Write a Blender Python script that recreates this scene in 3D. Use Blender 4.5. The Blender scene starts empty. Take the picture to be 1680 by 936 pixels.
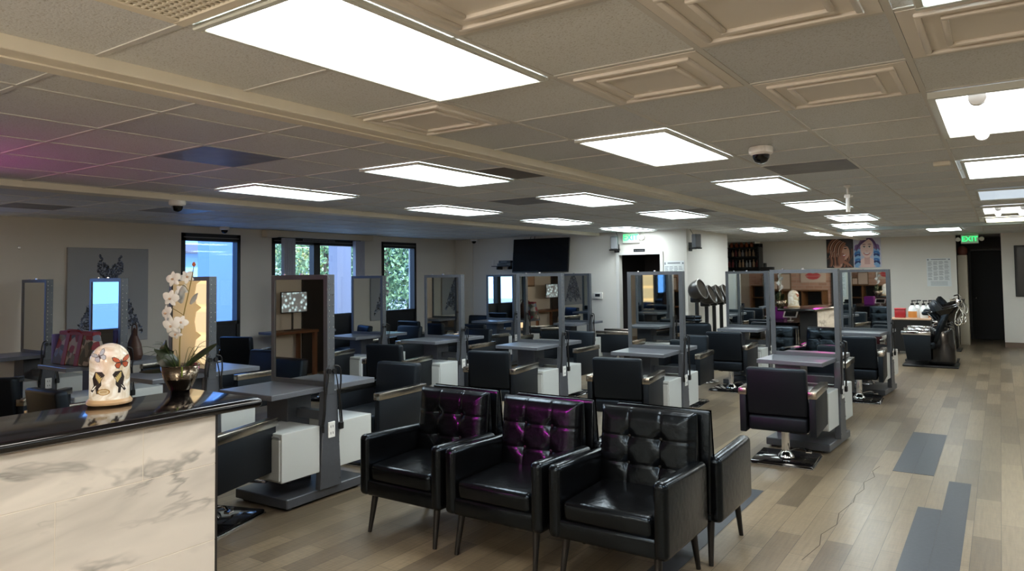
import bpy, bmesh, math, random
from mathutils import Vector, Matrix
random.seed(7)
SC = bpy.context.scene
COL = SC.collection
R = math.radians
PI = math.pi

# ------------------------------------------------------------------ helpers
def lin(c):
    c = c / 255.0
    return c / 12.92 if c <= 0.04045 else ((c + 0.055) / 1.055) ** 2.4

def rgb(r, g, b):
    return (lin(r), lin(g), lin(b), 1.0)

class MB:
    def __init__(self):
        self.bm = bmesh.new()

    def _add(self, t, M=None):
        if M is not None:
            bmesh.ops.transform(t, matrix=M, verts=t.verts)
        me = bpy.data.meshes.new('tmp')
        t.to_mesh(me)
        t.free()
        self.bm.from_mesh(me)
        bpy.data.meshes.remove(me)
        return self

    def box(self, a, b, bevel=0.0, seg=2, M=None, fn=None):
        t = bmesh.new()
        bmesh.ops.create_cube(t, size=1.0)
        c = [(a[i] + b[i]) / 2 for i in range(3)]
        s = [abs(b[i] - a[i]) for i in range(3)]
        for v in t.verts:
            v.co = Vector((c[0] + v.co.x * s[0], c[1] + v.co.y * s[1], c[2] + v.co.z * s[2]))
        if fn:
            for v in t.verts:
                v.co = Vector(fn(v.co))
        if bevel > 0:
            bmesh.ops.bevel(t, geom=list(t.edges), offset=bevel, segments=seg, profile=0.5, affect='EDGES', clamp_overlap=True)
        return self._add(t, M)

    def cyl(self, p0, p1, r0, r1=None, seg=14, caps=True):
        r1 = r0 if r1 is None else r1
        p0 = Vector(p0); p1 = Vector(p1)
        d = p1 - p0
        t = bmesh.new()
        bmesh.ops.create_cone(t, cap_ends=caps, segments=seg, radius1=max(r0, 1e-5), radius2=max(r1, 1e-5), depth=d.length)
        q = Vector((0, 0, 1)).rotation_difference(d.normalized())
        return self._add(t, Matrix.Translation((p0 + p1) / 2) @ q.to_matrix().to_4x4())

    def lathe(self, prof, c=(0, 0, 0), seg=24, M=None):
        t = bmesh.new()
        rings = []
        for r, z in prof:
            if r < 1e-4:
                rings.append([t.verts.new((c[0], c[1], c[2] + z))])
            else:
                rings.append([t.verts.new((c[0] + r * math.cos(2 * PI * i / seg), c[1] + r * math.sin(2 * PI * i / seg), c[2] + z)) for i in range(seg)])
        for A, B in zip(rings, rings[1:]):
            if len(A) == 1 and len(B) == 1:
                continue
            for i in range(seg):
                j = (i + 1) % seg
                if len(A) == 1:
                    t.faces.new((A[0], B[j], B[i]))
                elif len(B) == 1:
                    t.faces.new((A[i], A[j], B[0]))
                else:
                    t.faces.new((A[i], A[j], B[j], B[i]))
        bmesh.ops.recalc_face_normals(t, faces=t.faces)
        return self._add(t, M)

    def tube(self, pts, r, seg=8, sub=4):
        P = [Vector(p) for p in pts]
        Q = []
        n = len(P)
        for i in range(n - 1):
            a = P[max(i - 1, 0)]; b = P[i]; c = P[i + 1]; d = P[min(i + 2, n - 1)]
            for k in range(sub):
                u = k / sub
                Q.append(0.5 * ((2 * b) + (c - a) * u + (2 * a - 5 * b + 4 * c - d) * u * u + (3 * b - a - 3 * c + d) * u ** 3))
        Q.append(P[-1])
        t = bmesh.new()
        rings = []
        up = Vector((0.13, 0.31, 0.94)).normalized()
        for i, p in enumerate(Q):
            tg = (Q[min(i + 1, len(Q) - 1)] - Q[max(i - 1, 0)])
            tg = tg.normalized() if tg.length > 1e-9 else Vector((0, 0, 1))
            x = tg.cross(up)
            if x.length < 1e-3:
                x = tg.cross(Vector((1, 0, 0)))
            x.normalize()
            y = tg.cross(x)
            rr = r if not callable(r) else r(i / (len(Q) - 1))
            rings.append([t.verts.new(p + rr * (math.cos(2 * PI * k / seg) * x + math.sin(2 * PI * k / seg) * y)) for k in range(seg)])
        for A, B in zip(rings, rings[1:]):
            for k in range(seg):
                t.faces.new((A[k], A[(k + 1) % seg], B[(k + 1) % seg], B[k]))
        t.faces.new(rings[0][::-1]); t.faces.new(rings[-1])
        bmesh.ops.recalc_face_normals(t, faces=t.faces)
        return self._add(t)

    def poly(self, vs):
        f = [self.bm.verts.new(v) for v in vs]
        try:
            self.bm.faces.new(f)
        except Exception:
            pass
        return self

    def sheet(self, fn, nu, nv, closed=False):
        t = bmesh.new()
        G = [[t.verts.new(fn(i / nu, j / nv)) for j in range(nv + 1)] for i in range(nu + 1)]
        for i in range(nu):
            for j in range(nv):
                t.faces.new((G[i][j], G[i + 1][j], G[i + 1][j + 1], G[i][j + 1]))
        return self._add(t)

    def mark(self, mi):
        """faces added since the last mark get material slot mi"""
        fs = list(self.bm.faces)
        for f in fs[getattr(self, 'n0', 0):]:
            f.material_index = mi
        self.n0 = len(fs)
        return self

    def mesh(self, name, mat, smooth=True, ang=35):
        me = bpy.data.meshes.new(name)
        self.bm.to_mesh(me)
        self.bm.free()
        for m_ in (mat if isinstance(mat, (list, tuple)) else [mat]):
            me.materials.append(m_)
        if smooth:
            me.shade_smooth()
            me.set_sharp_from_angle(angle=R(ang))
        return me

    def build(self, name, mat, parent=None, smooth=True, ang=35, loc=None):
        o = bpy.data.objects.new(name, self.mesh(name, mat, smooth, ang))
        COL.objects.link(o)
        if parent:
            o.parent = parent
        if loc:
            o.location = loc
        return o

def BX(a, b, bevel=0.0, seg=2):
    return MB().box(a, b, bevel, seg)

def tag(o, label, cat, group=None, kind=None):
    o['label'] = label
    o['category'] = cat
    if group:
        o['group'] = group
    if kind:
        o['kind'] = kind
    return o

def thing(name, label, cat, loc=(0, 0, 0), rz=0, group=None):
    o = bpy.data.objects.new(name, None)
    o.empty_display_size = 0.05
    COL.objects.link(o)
    o.location = loc
    o.rotation_euler = (0, 0, rz)
    return tag(o, label, cat, group)

def struct(name, mb, mat, smooth=False):
    o = mb.build(name, mat, None, smooth)
    o['kind'] = 'structure'
    return o

def dup(root, loc, rz=0, label=None, group=None):
    r = root.copy(); COL.objects.link(r)
    r.location = loc
    r.rotation_euler = (0, 0, rz)
    if label:
        r['label'] = label
    if group:
        r['group'] = group
    for ch in list(root.children):
        c = ch.copy(); COL.objects.link(c); c.parent = r
        for g in list(ch.children):
            d = g.copy(); COL.objects.link(d); d.parent = c
    return r

# ---------------------------------------------------------------- materials
def new_mat(name):
    m = bpy.data.materials.new(name)
    m.use_nodes = True
    nt = m.node_tree
    b = nt.nodes['Principled BSDF']
    return m, nt, b

def N(nt, typ, **kw):
    n = nt.nodes.new(typ)
    for k, v in kw.items():
        setattr(n, k, v)
    return n

def mat(name, col, rough=0.5, metal=0.0, bump=0.0, bscale=40.0, emit=None, estr=0.0, var=0.0, vscale=6.0, coat=0.0, spec=None):
    m, nt, b = new_mat(name)
    b.inputs['Base Color'].default_value = col
    b.inputs['Roughness'].default_value = rough
    b.inputs['Metallic'].default_value = metal
    if coat:
        b.inputs['Coat Weight'].default_value = coat
        b.inputs['Coat Roughness'].default_value = 0.08
    if spec is not None:
        b.inputs['Specular IOR Level'].default_value = spec
    if emit:
        b.inputs['Emission Color'].default_value = emit
        b.inputs['Emission Strength'].default_value = estr
    tc = N(nt, 'ShaderNodeTexCoord')
    if var > 0:
        n = N(nt, 'ShaderNodeTexNoise'); n.inputs['Scale'].default_value = vscale; n.inputs['Detail'].default_value = 4
        nt.links.new(tc.outputs['Object'], n.inputs['Vector'])
        mr = N(nt, 'ShaderNodeMapRange')
        mr.inputs['From Min'].default_value = 0.3; mr.inputs['From Max'].default_value = 0.7
        mr.inputs['To Min'].default_value = 1 - var; mr.inputs['To Max'].default_value = 1 + var
        nt.links.new(n.outputs['Fac'], mr.inputs['Value'])
        mx = N(nt, 'ShaderNodeMix', data_type='RGBA', blend_type='MULTIPLY')
        mx.inputs['Factor'].default_value = 1.0
        mx.inputs['A'].default_value = col
        nt.links.new(mr.outputs['Result'], mx.inputs['B'])
        nt.links.new(mx.outputs['Result'], b.inputs['Base Color'])
    if bump > 0:
        n2 = N(nt, 'ShaderNodeTexNoise'); n2.inputs['Scale'].default_value = bscale; n2.inputs['Detail'].default_value = 3
        nt.links.new(tc.outputs['Object'], n2.inputs['Vector'])
        bp = N(nt, 'ShaderNodeBump'); bp.inputs['Strength'].default_value = bump; bp.inputs['Distance'].default_value = 0.01
        nt.links.new(n2.outputs['Fac'], bp.inputs['Height'])
        nt.links.new(bp.outputs['Normal'], b.inputs['Normal'])
    return m

def floor_mat():
    m, nt, b = new_mat('wood_plank_vinyl')
    tc = N(nt, 'ShaderNodeTexCoord')
    mp = N(nt, 'ShaderNodeMapping')
    mp.inputs['Rotation'].default_value = (0, 0, R(90))
    mp.inputs['Location'].default_value = (0.0, 0.055, 0)
    nt.links.new(tc.outputs['Object'], mp.inputs['Vector'])
    br = N(nt, 'ShaderNodeTexBrick')
    br.offset = 0.37; br.offset_frequency = 2; br.squash = 1.0
    br.inputs['Scale'].default_value = 1.0
    br.inputs['Brick Width'].default_value = 0.9144
    br.inputs['Row Height'].default_value = 0.1524
    br.inputs['Mortar Size'].default_value = 0.0016
    br.inputs['Mortar Smooth'].default_value = 0.3
    br.inputs['Bias'].default_value = 0.0
    br.inputs['Color1'].default_value = rgb(142, 126, 103)
    br.inputs['Color2'].default_value = rgb(103, 90, 73)
    br.inputs['Mortar'].default_value = rgb(58, 50, 42)
    nt.links.new(mp.outputs['Vector'], br.inputs['Vector'])
    mp2 = N(nt, 'ShaderNodeMapping'); mp2.inputs['Scale'].default_value = (26, 1.6, 1)
    nt.links.new(tc.outputs['Object'], mp2.inputs['Vector'])
    n = N(nt, 'ShaderNodeTexNoise'); n.inputs['Scale'].default_value = 2.2; n.inputs['Detail'].default_value = 7; n.inputs['Roughness'].default_value = 0.65
    nt.links.new(mp2.outputs['Vector'], n.inputs['Vector'])
    mp3 = N(nt, 'ShaderNodeMapping'); mp3.inputs['Scale'].default_value = (5, 60, 1)
    nt.links.new(tc.outputs['Object'], mp3.inputs['Vector'])
    n3 = N(nt, 'ShaderNodeTexNoise'); n3.inputs['Scale'].default_value = 1.5; n3.inputs['Detail'].default_value = 4
    nt.links.new(mp3.outputs['Vector'], n3.inputs['Vector'])
    ad = N(nt, 'ShaderNodeMath', operation='ADD')
    nt.links.new(n.outputs['Fac'], ad.inputs[0]); nt.links.new(n3.outputs['Fac'], ad.inputs[1])
    mr = N(nt, 'ShaderNodeMapRange')
    mr.inputs['From Min'].default_value = 0.6; mr.inputs['From Max'].default_value = 1.4
    mr.inputs['To Min'].default_value = 0.66; mr.inputs['To Max'].default_value = 1.3
    nt.links.new(ad.outputs[0], mr.inputs['Value'])
    mx = N(nt, 'ShaderNodeMix', data_type='RGBA', blend_type='MULTIPLY'); mx.inputs['Factor'].default_value = 1
    nt.links.new(br.outputs['Color'], mx.inputs['A']); nt.links.new(mr.outputs['Result'], mx.inputs['B'])
    nt.links.new(mx.outputs['Result'], b.inputs['Base Color'])
    mr2 = N(nt, 'ShaderNodeMapRange'); mr2.inputs['To Min'].default_value = 0.24; mr2.inputs['To Max'].default_value = 0.42
    nt.links.new(n3.outputs['Fac'], mr2.inputs['Value'])
    nt.links.new(mr2.outputs['Result'], b.inputs['Roughness'])
    bp = N(nt, 'ShaderNodeBump'); bp.inputs['Strength'].default_value = 0.12; bp.inputs['Distance'].default_value = 0.004
    nt.links.new(ad.outputs[0], bp.inputs['Height']); nt.links.new(bp.outputs['Normal'], b.inputs['Normal'])
    return m

def ceil_mat(name, col, dark):
    m, nt, b = new_mat(name)
    tc = N(nt, 'ShaderNodeTexCoord')
    n = N(nt, 'ShaderNodeTexNoise'); n.inputs['Scale'].default_value = 130; n.inputs['Detail'].default_value = 3
    nt.links.new(tc.outputs['Object'], n.inputs['Vector'])
    cr = N(nt, 'ShaderNodeValToRGB')
    cr.color_ramp.elements[0].position = 0.3; cr.color_ramp.elements[0].color = dark
    cr.color_ramp.elements[1].position = 0.46; cr.color_ramp.elements[1].color = col
    nt.links.new(n.outputs['Fac'], cr.inputs['Fac'])
    # each tile a little different
    br = N(nt, 'ShaderNodeTexBrick'); br.offset = 0
    br.inputs['Scale'].default_value = 1; br.inputs['Brick Width'].default_value = 0.61; br.inputs['Row Height'].default_value = 0.61
    br.inputs['Mortar Size'].default_value = 0
    br.inputs['Color1'].default_value = (1.04, 1.03, 1.0, 1); br.inputs['Color2'].default_value = (0.86, 0.86, 0.87, 1)
    mp = N(nt, 'ShaderNodeMapping'); mp.inputs['Location'].default_value = (0.4227 * 0.61, -0.0449 * 0.61, 0)
    nt.links.new(tc.outputs['Object'], mp.inputs['Vector']); nt.links.new(mp.outputs['Vector'], br.inputs['Vector'])
    mx = N(nt, 'ShaderNodeMix', data_type='RGBA', blend_type='MULTIPLY'); mx.inputs['Factor'].default_value = 1
    nt.links.new(cr.outputs['Color'], mx.inputs['A']); nt.links.new(br.outputs['Color'], mx.inputs['B'])
    nt.links.new(mx.outputs['Result'], b.inputs['Base Color'])
    b.inputs['Roughness'].default_value = 0.6
    bp = N(nt, 'ShaderNodeBump'); bp.inputs['Strength'].default_value = 0.3; bp.inputs['Distance'].default_value = 0.005
    nt.links.new(n.outputs['Fac'], bp.inputs['Height']); nt.links.new(bp.outputs['Normal'], b.inputs['Normal'])
    return m

def marble_mat():
    m, nt, b = new_mat('polished_marble_tile')
    tc = N(nt, 'ShaderNodeTexCoord')
    mp = N(nt, 'ShaderNodeMapping'); mp.inputs['Rotation'].default_value = (R(38), 0, R(8)); mp.inputs['Scale'].default_value = (1, 0.45, 1.5)
    nt.links.new(tc.outputs['Object'], mp.inputs['Vector'])
    def vein(scale, dist, width, seed):
        n = N(nt, 'ShaderNodeTexNoise'); n.inputs['Scale'].default_value = scale; n.inputs['Detail'].default_value = 5
        n.inputs['Roughness'].default_value = 0.55; n.inputs['Distortion'].default_value = dist
        mpx = N(nt, 'ShaderNodeMapping'); mpx.inputs['Location'].default_value = (seed, seed * 0.7, seed * 1.3)
        nt.links.new(mp.outputs['Vector'], mpx.inputs['Vector']); nt.links.new(mpx.outputs['Vector'], n.inputs['Vector'])
        s = N(nt, 'ShaderNodeMath', operation='SUBTRACT'); s.inputs[1].default_value = 0.5
        nt.links.new(n.outputs['Fac'], s.inputs[0])
        a = N(nt, 'ShaderNodeMath', operation='ABSOLUTE'); nt.links.new(s.outputs[0], a.inputs[0])
        mr = N(nt, 'ShaderNodeMapRange'); mr.inputs['From Min'].default_value = 0; mr.inputs['From Max'].default_value = width
        mr.inputs['To Min'].default_value = 1; mr.inputs['To Max'].default_value = 0
        nt.links.new(a.outputs[0], mr.inputs['Value'])
        return mr.outputs['Result']
    v1 = vein(1.7, 0.35, 0.03, 3.1)
    v2 = vein(1.0, 0.4, 0.09, 7.7)
    mask = N(nt, 'ShaderNodeTexNoise'); mask.inputs['Scale'].default_value = 1.7
    nt.links.new(mp.outputs['Vector'], mask.inputs['Vector'])
    mk = N(nt, 'ShaderNodeMapRange'); mk.inputs['From Min'].default_value = 0.46; mk.inputs['From Max'].default_value = 0.6
    nt.links.new(mask.outputs['Fac'], mk.inputs['Value'])
    mm = N(nt, 'ShaderNodeMath', operation='MULTIPLY'); nt.links.new(v1, mm.inputs[0]); nt.links.new(mk.outputs['Result'], mm.inputs[1])
    mm2 = N(nt, 'ShaderNodeMath', operation='MULTIPLY'); nt.links.new(v2, mm2.inputs[0]); mm2.inputs[1].default_value = 0.38
    mxx = N(nt, 'ShaderNodeMath', operation='MAXIMUM'); nt.links.new(mm.outputs[0], mxx.inputs[0]); nt.links.new(mm2.outputs[0], mxx.inputs[1])
    c = N(nt, 'ShaderNodeMix', data_type='RGBA')
    c.inputs['A'].default_value = rgb(230, 222, 212); c.inputs['B'].default_value = rgb(152, 148, 142)
    nt.links.new(mxx.outputs[0], c.inputs['Factor'])
    nt.links.new(c.outputs['Result'], b.inputs['Base Color'])
    b.inputs['Roughness'].default_value = 0.13
    return m

def brick_mat():
    m, nt, b = new_mat('painted_brick')
    tc = N(nt, 'ShaderNodeTexCoord')
    mp = N(nt, 'ShaderNodeMapping'); mp.inputs['Rotation'].default_value = (R(-90), 0, 0)
    nt.links.new(tc.outputs['Object'], mp.inputs['Vector'])
    br = N(nt, 'ShaderNodeTexBrick'); br.inputs['Scale'].default_value = 1
    br.inputs['Brick Width'].default_value = 0.21; br.inputs['Row Height'].default_value = 0.072; br.inputs['Mortar Size'].default_value = 0.006
    br.inputs['Color1'].default_value = rgb(214, 176, 158); br.inputs['Color2'].default_value = rgb(192, 152, 136); br.inputs['Mortar'].default_value = rgb(205, 185, 170)
    nt.links.new(mp.outputs['Vector'], br.inputs['Vector']); nt.links.new(br.outputs['Color'], b.inputs['Base Color'])
    b.inputs['Roughness'].default_value = 0.8
    return m

def glass_mat(name, tint, gl=0.08):
    m, nt, b = new_mat(name)
    out = nt.nodes['Material Output']
    nt.nodes.remove(b)
    tr = N(nt, 'ShaderNodeBsdfTransparent'); tr.inputs['Color'].default_value = tint
    g = N(nt, 'ShaderNodeBsdfGlossy'); g.inputs['Roughness'].default_value = 0.02
    mx = N(nt, 'ShaderNodeMixShader'); mx.inputs['Fac'].default_value = gl
    nt.links.new(tr.outputs[0], mx.inputs[1]); nt.links.new(g.outputs[0], mx.inputs[2]); nt.links.new(mx.outputs[0], out.inputs['Surface'])
    return m

def lens_mat(name, col, strength):
    """prismatic acrylic diffuser lit from behind: emission with a fine prism grid"""
    m, nt, b = new_mat(name)
    tc = N(nt, 'ShaderNodeTexCoord')
    ck = N(nt, 'ShaderNodeTexChecker'); ck.inputs['Scale'].default_value = 55
    ck.inputs['Color1'].default_value = col; ck.inputs['Color2'].default_value = tuple(c * 0.86 for c in col[:3]) + (1,)
    nt.links.new(tc.outputs['Object'], ck.inputs['Vector'])
    b.inputs['Base Color'].default_value = rgb(235, 240, 240)
    nt.links.new(ck.outputs['Color'], b.inputs['Emission Color'])
    b.inputs['Emission Strength'].default_value = strength
    b.inputs['Roughness'].default_value = 0.25
    return m

LIGHT = 12.0
M = {}
M['floor'] = floor_mat()
M['ceiling'] = ceil_mat('ceiling_tile_fissured', rgb(226, 230, 234), rgb(196, 196, 194))
M['grid'] = mat('ceiling_grid_enamel', rgb(214, 213, 210), 0.5)
M['beam'] = mat('cream_beam_paint', rgb(238, 231, 214), 0.5, var=0.03)
M['emboss'] = mat('embossed_white_vinyl', rgb(234, 228, 220), 0.42)
M['stain'] = mat('smoked_tile', rgb(122, 117, 116), 0.42, var=0.25, vscale=5)
M['stain_brown'] = mat('brown_tile', rgb(96, 80, 64), 0.5, var=0.15)
M['wall'] = mat('wall_paint', rgb(214, 208, 198), 0.6, var=0.02, vscale=1.5, bump=0.05, bscale=120)
M['wall_white'] = mat('wall_paint_white', rgb(226, 222, 214), 0.6, var=0.02, vscale=1.5)
M['base'] = mat('baseboard_brown', rgb(120, 100, 84), 0.5)
M['brick'] = brick_mat()
M['marble'] = marble_mat()
M['grout'] = mat('tile_joint', rgb(226, 216, 200), 0.6)
M['granite'] = mat('black_polished_granite', rgb(16, 15, 17), 0.1, var=0.3, vscale=60, coat=0.3)
M['laminate'] = mat('grey_laminate', rgb(78, 81, 87), 0.38, var=0.06, vscale=30)
M['tabletop'] = mat('grey_tabletop_laminate', rgb(100, 104, 111), 0.3, var=0.05, vscale=30)
M['frame'] = mat('grey_anodised_frame', rgb(92, 96, 101), 0.4, 0.4)
M['rivet'] = mat('bright_rivet', rgb(220, 220, 220), 0.2, 0.9)
M['mirror'] = mat('mirror_silver', rgb(226, 230, 228), 0.015, 1.0)
M['cabinet'] = mat('light_grey_cabinet', rgb(206, 210, 208), 0.35)
M['cab_edge'] = mat('cabinet_reveal', rgb(150, 154, 154), 0.5)
M['plate'] = mat('white_outlet_plastic', rgb(236, 236, 232), 0.35)
M['slot'] = mat('outlet_slot', rgb(50, 50, 52), 0.5)
M['cord'] = mat('black_rubber_cord', rgb(14, 14, 15), 0.45)
M['vinyl'] = mat('black_vinyl', rgb(12, 13, 16), 0.45, bump=0.08, bscale=260, spec=.32)
M['vinyl_panel'] = mat('black_vinyl_panel', rgb(17, 17, 19), 0.5, bump=0.06, bscale=260, spec=.35)
M['maroon'] = mat('maroon_vinyl', rgb(58, 12, 20), 0.4)
M['cap'] = mat('brushed_steel_cap', rgb(176, 170, 160), 0.24, 1.0, var=0.1, vscale=20)
M['chrome'] = mat('chrome', rgb(225, 225, 226), 0.08, 1.0)
M['leather'] = mat('glossy_black_leather', rgb(7, 7, 8), 0.24, bump=0.22, bscale=22, spec=.42)
for k_ in ('vinyl', 'vinyl_panel', 'leather'):  # blue tint put into the highlights for a cooler sheen
    M[k_].node_tree.nodes['Principled BSDF'].inputs['Specular Tint'].default_value = (.62, .80, 1.0, 1)
M['leather_seam'] = mat('black_leather_seam', rgb(9, 9, 10), 0.4)
M['dark_wood'] = mat('black_stained_wood', rgb(20, 18, 18), 0.4)
M['slate'] = mat('charcoal_plank_tile', rgb(58, 63, 70), 0.4, var=0.12, vscale=40)
M['black'] = mat('black_frame_metal', rgb(12, 12, 13), 0.45)
M['spandrel'] = mat('dark_spandrel_panel', rgb(26, 27, 30), 0.35)
M['glass'] = glass_mat('window_glass', (0.80, 0.9, 1.0, 1), 0.06)
M['film'] = glass_mat('blue_film_glass', (0.52, 0.72, 1.0, 1), 0.06)
M['blind'] = mat('grey_fabric_blind', rgb(176, 178, 190), 0.7)
M['valance'] = mat('cream_valance', rgb(206, 196, 178), 0.6)
M['screen'] = mat('tv_screen', rgb(9, 11, 16), 0.09)
M['plastic_black'] = mat('black_plastic', rgb(18, 18, 19), 0.35)
M['plastic_grey'] = mat('grey_plastic', rgb(96, 98, 102), 0.5)
M['plastic_white'] = mat('white_plastic', rgb(232, 228, 222), 0.4)
M['smoke'] = mat('smoked_dome', rgb(10, 10, 11), 0.06)
M['paper'] = mat('notice_paper', rgb(226, 230, 230), 0.55)
M['print'] = mat('grey_print', rgb(128, 134, 140), 0.7)
M['print_dark'] = mat('dark_print', rgb(62, 66, 74), 0.7)
M['exit_green'] = mat('exit_green', rgb(30, 220, 110), 0.5, emit=rgb(40, 255, 120), estr=1.6)
M['exit_face'] = mat('exit_face', rgb(190, 206, 190), 0.4, emit=rgb(150, 255, 180), estr=0.1)
M['lens'] = lens_mat('troffer_lens', (0.86, 0.97, 1.0, 1), LIGHT)
M['lens_warm'] = lens_mat('troffer_lens_near', (1.0, 0.97, 0.9, 1), LIGHT)
M['lens_unlit_glow'] = lens_mat('troffer_lens_unlit_glow', (0.72, 0.86, 1.0, 1), 0.55)  # panel is switched off; a faint blue glow is put into its lens
M['lens_yellow'] = lens_mat('troffer_lens_yellowed', (1.0, 0.93, 0.66, 1), LIGHT * 0.5)
M['tubeglow'] = mat('fluorescent_tube', rgb(255, 255, 255), 0.4, emit=(1, 0.99, 0.96, 1), estr=LIGHT * 1.3)
M['reflector'] = mat('white_reflector', rgb(246, 246, 244), 0.35, emit=(0.95, 0.97, 1, 1), estr=1.1)
M['troffer'] = mat('troffer_trim', rgb(214, 218, 212), 0.4)
M['canvas'] = mat('pale_canvas', rgb(158, 160, 164), 0.7)
M['canvas_edge'] = mat('canvas_edge', rgb(120, 120, 124), 0.7)

def pmat(name, r, g, b_, rough=0.6, **k):
    if name not in M:
        M[name] = mat(name, rgb(r, g, b_), rough, **k)
    return M[name]

# ------------------------------------------------------------------ setting
T = 0.61
U0, V0 = 0.0449, -0.4227
CZ = 2.51
def gy(i): return (i + U0) * T
def gx(j): return (j + V0) * T
XL, YF, YB, YR, XR = -9.99, 12.36, 19.1, -3.3, 4.6

struct('floor', BX((-10.2, YR - .2, -0.1), (XR + .2, 22.5, 0)), M['floor'])
struct('ceiling', BX((-10.2, YR - .2, CZ), (XR + .2, 22.5, CZ + 0.1)), M['ceiling'])
g = MB()
for i in range(-6, 32):
    y = gy(i)
    if y > YR and y < YB:
        g.box((-9.98, y - .0115, CZ - .004), (XR, y + .0115, CZ + .01))
for j in range(-16, 9):
    x = gx(j)
    if -9.98 < x < XR:
        g.box((x - .0115, YR, CZ - .0045), (x + .0115, YB, CZ + .01))
struct('trim_1', g, M['grid'])
# two shallow cased beams along the room, one header across the back
b = MB()
b.box((-2.85, YR, 2.462), (-2.65, YB, CZ + .02), .004, 1)
b.box((-2.752, YR, 2.456), (-2.742, YB, 2.465))
struct('beam_1', b, M['beam'])
b = MB(); b.box((-6.60, YR, 2.455), (-6.40, YF, CZ + .02), .004, 1)
struct('beam_2', b, M['beam'])
struct('beam_3', BX((-2.5, 14.42, 2.455), (XR, 14.6, CZ + .02), .004, 1), pmat('pale_blue_header', 176, 192, 198, .4))

# left wall with its openings
OP = [('1', 5.92, 6.91), ('2', 7.51, 9.50), ('3', 10.06, 11.05), ('4', 2.25, 3.25)]
w = MB()
edges = sorted([(a, b_) for _, a, b_ in OP])
y0 = YR
for a, b_ in edges:
    w.box((-10.19, y0, 0), (XL, a, CZ + .05)); w.box((-10.19, a, 2.405), (XL, b_, CZ + .05)); y0 = b_
w.box((-10.19, y0, 0), (XL, YF + .15, CZ + .05))
struct('wall_left', w, M['wall'])
# back wall of the main hall with a doorway
w = MB()
w.box((-10.19, YF, 0), (-6.0, YF + .15, CZ + .05)); w.box((-6.0, YF, 2.075), (-5.15, YF + .15, CZ + .05)); w.box((-5.15, YF, 0), (-4.65, YF + .15, CZ + .05))
struct('wall_back', w, M['wall_white'])
w = MB(); w.box((-4.80, YF + .15, 0), (-4.65, 14.7, CZ + .05)); w.box((-7.2, 14.55, 0), (-4.80, 14.7, CZ + .05)); w.box((-7.2, 14.7, 0), (-7.05, YB, CZ + .05))
struct('wall_side', w, M['wall_white'])
w = MB()
w.box((-7.2, YB, 0), (-0.82, YB + .15, CZ + .05)); w.box((0.03, YB, 0), (XR, YB + .15, CZ + .05))
struct('wall_far', w, M['wall_white'])
struct('wall_right', BX((XR, YR - .15, 0), (XR + .15, YB + .2, CZ + .05)), M['wall'])
w = MB(); w.box((-7.4, YR - .15, 0), (-3.7, YR, CZ + .05)); struct('wall_front', w, M['brick'])
w = MB(); w.box((-10.2, YR - .15, 0), (-7.4, YR, CZ + .05)); w.box((-3.7, YR - .15, 0), (XR + .15, YR, CZ + .05))
struct('wall_front_plaster', w, M['wall'])
# corridor behind the far doorway and dark room behind the hall doorway
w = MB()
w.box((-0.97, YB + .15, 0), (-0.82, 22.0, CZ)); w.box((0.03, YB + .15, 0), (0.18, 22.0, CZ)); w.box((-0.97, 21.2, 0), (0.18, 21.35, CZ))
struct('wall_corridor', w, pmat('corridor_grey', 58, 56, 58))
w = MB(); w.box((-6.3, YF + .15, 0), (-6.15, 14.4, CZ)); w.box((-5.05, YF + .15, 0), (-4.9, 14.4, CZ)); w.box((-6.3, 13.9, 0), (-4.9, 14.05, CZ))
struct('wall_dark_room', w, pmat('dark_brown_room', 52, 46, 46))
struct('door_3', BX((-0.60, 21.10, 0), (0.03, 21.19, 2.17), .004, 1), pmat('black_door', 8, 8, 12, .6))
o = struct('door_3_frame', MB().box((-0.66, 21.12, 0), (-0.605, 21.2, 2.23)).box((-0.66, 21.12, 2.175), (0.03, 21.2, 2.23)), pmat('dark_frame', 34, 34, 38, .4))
k = MB().cyl((-0.52, 21.06, 1.02), (-0.52, 21.10, 1.02), .014).lathe([(0, -.03), (.025, -.02), (.028, 0), (.02, .02), (0, .025)], (-0.52, 21.045, 1.02), 12).build('door_knob', M['chrome'])
k.parent = bpy.data.objects['door_3']
# white casing round the hall doorway
w = MB()
w.box((-6.05, YF - .02, 0), (-5.99, YF - .001, 2.07)); w.box((-5.16, YF - .02, 0), (-5.10, YF - .001, 2.07)); w.box((-6.05, YF - .02, 2.07), (-5.10, YF - .001, 2.12))
struct('trim_2', w, pmat('white_casing', 222, 220, 216, .45))
struct('door_1', BX((-5.60, 13.6, 0), (-5.2, 13.88, 2.3), .004, 1), pmat('near_black', 12, 11, 13, .5))
# baseboards
struct('baseboard_far', MB().box((-7.05, YB - .015, 0), (-0.82, YB, .11)).box((0.03, YB - .015, 0), (XR, YB, .11)), M['base'])
struct('baseboard_back', MB().box((-9.99, YF - .015, 0), (-6.05, YF, .1)).box((-5.10, YF - .015, 0), (-4.64, YF, .1)), M['base'])
struct('baseboard_side', MB().box((-4.65, YF, 0), (-4.635, 14.7, .1)), M['base'])

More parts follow.
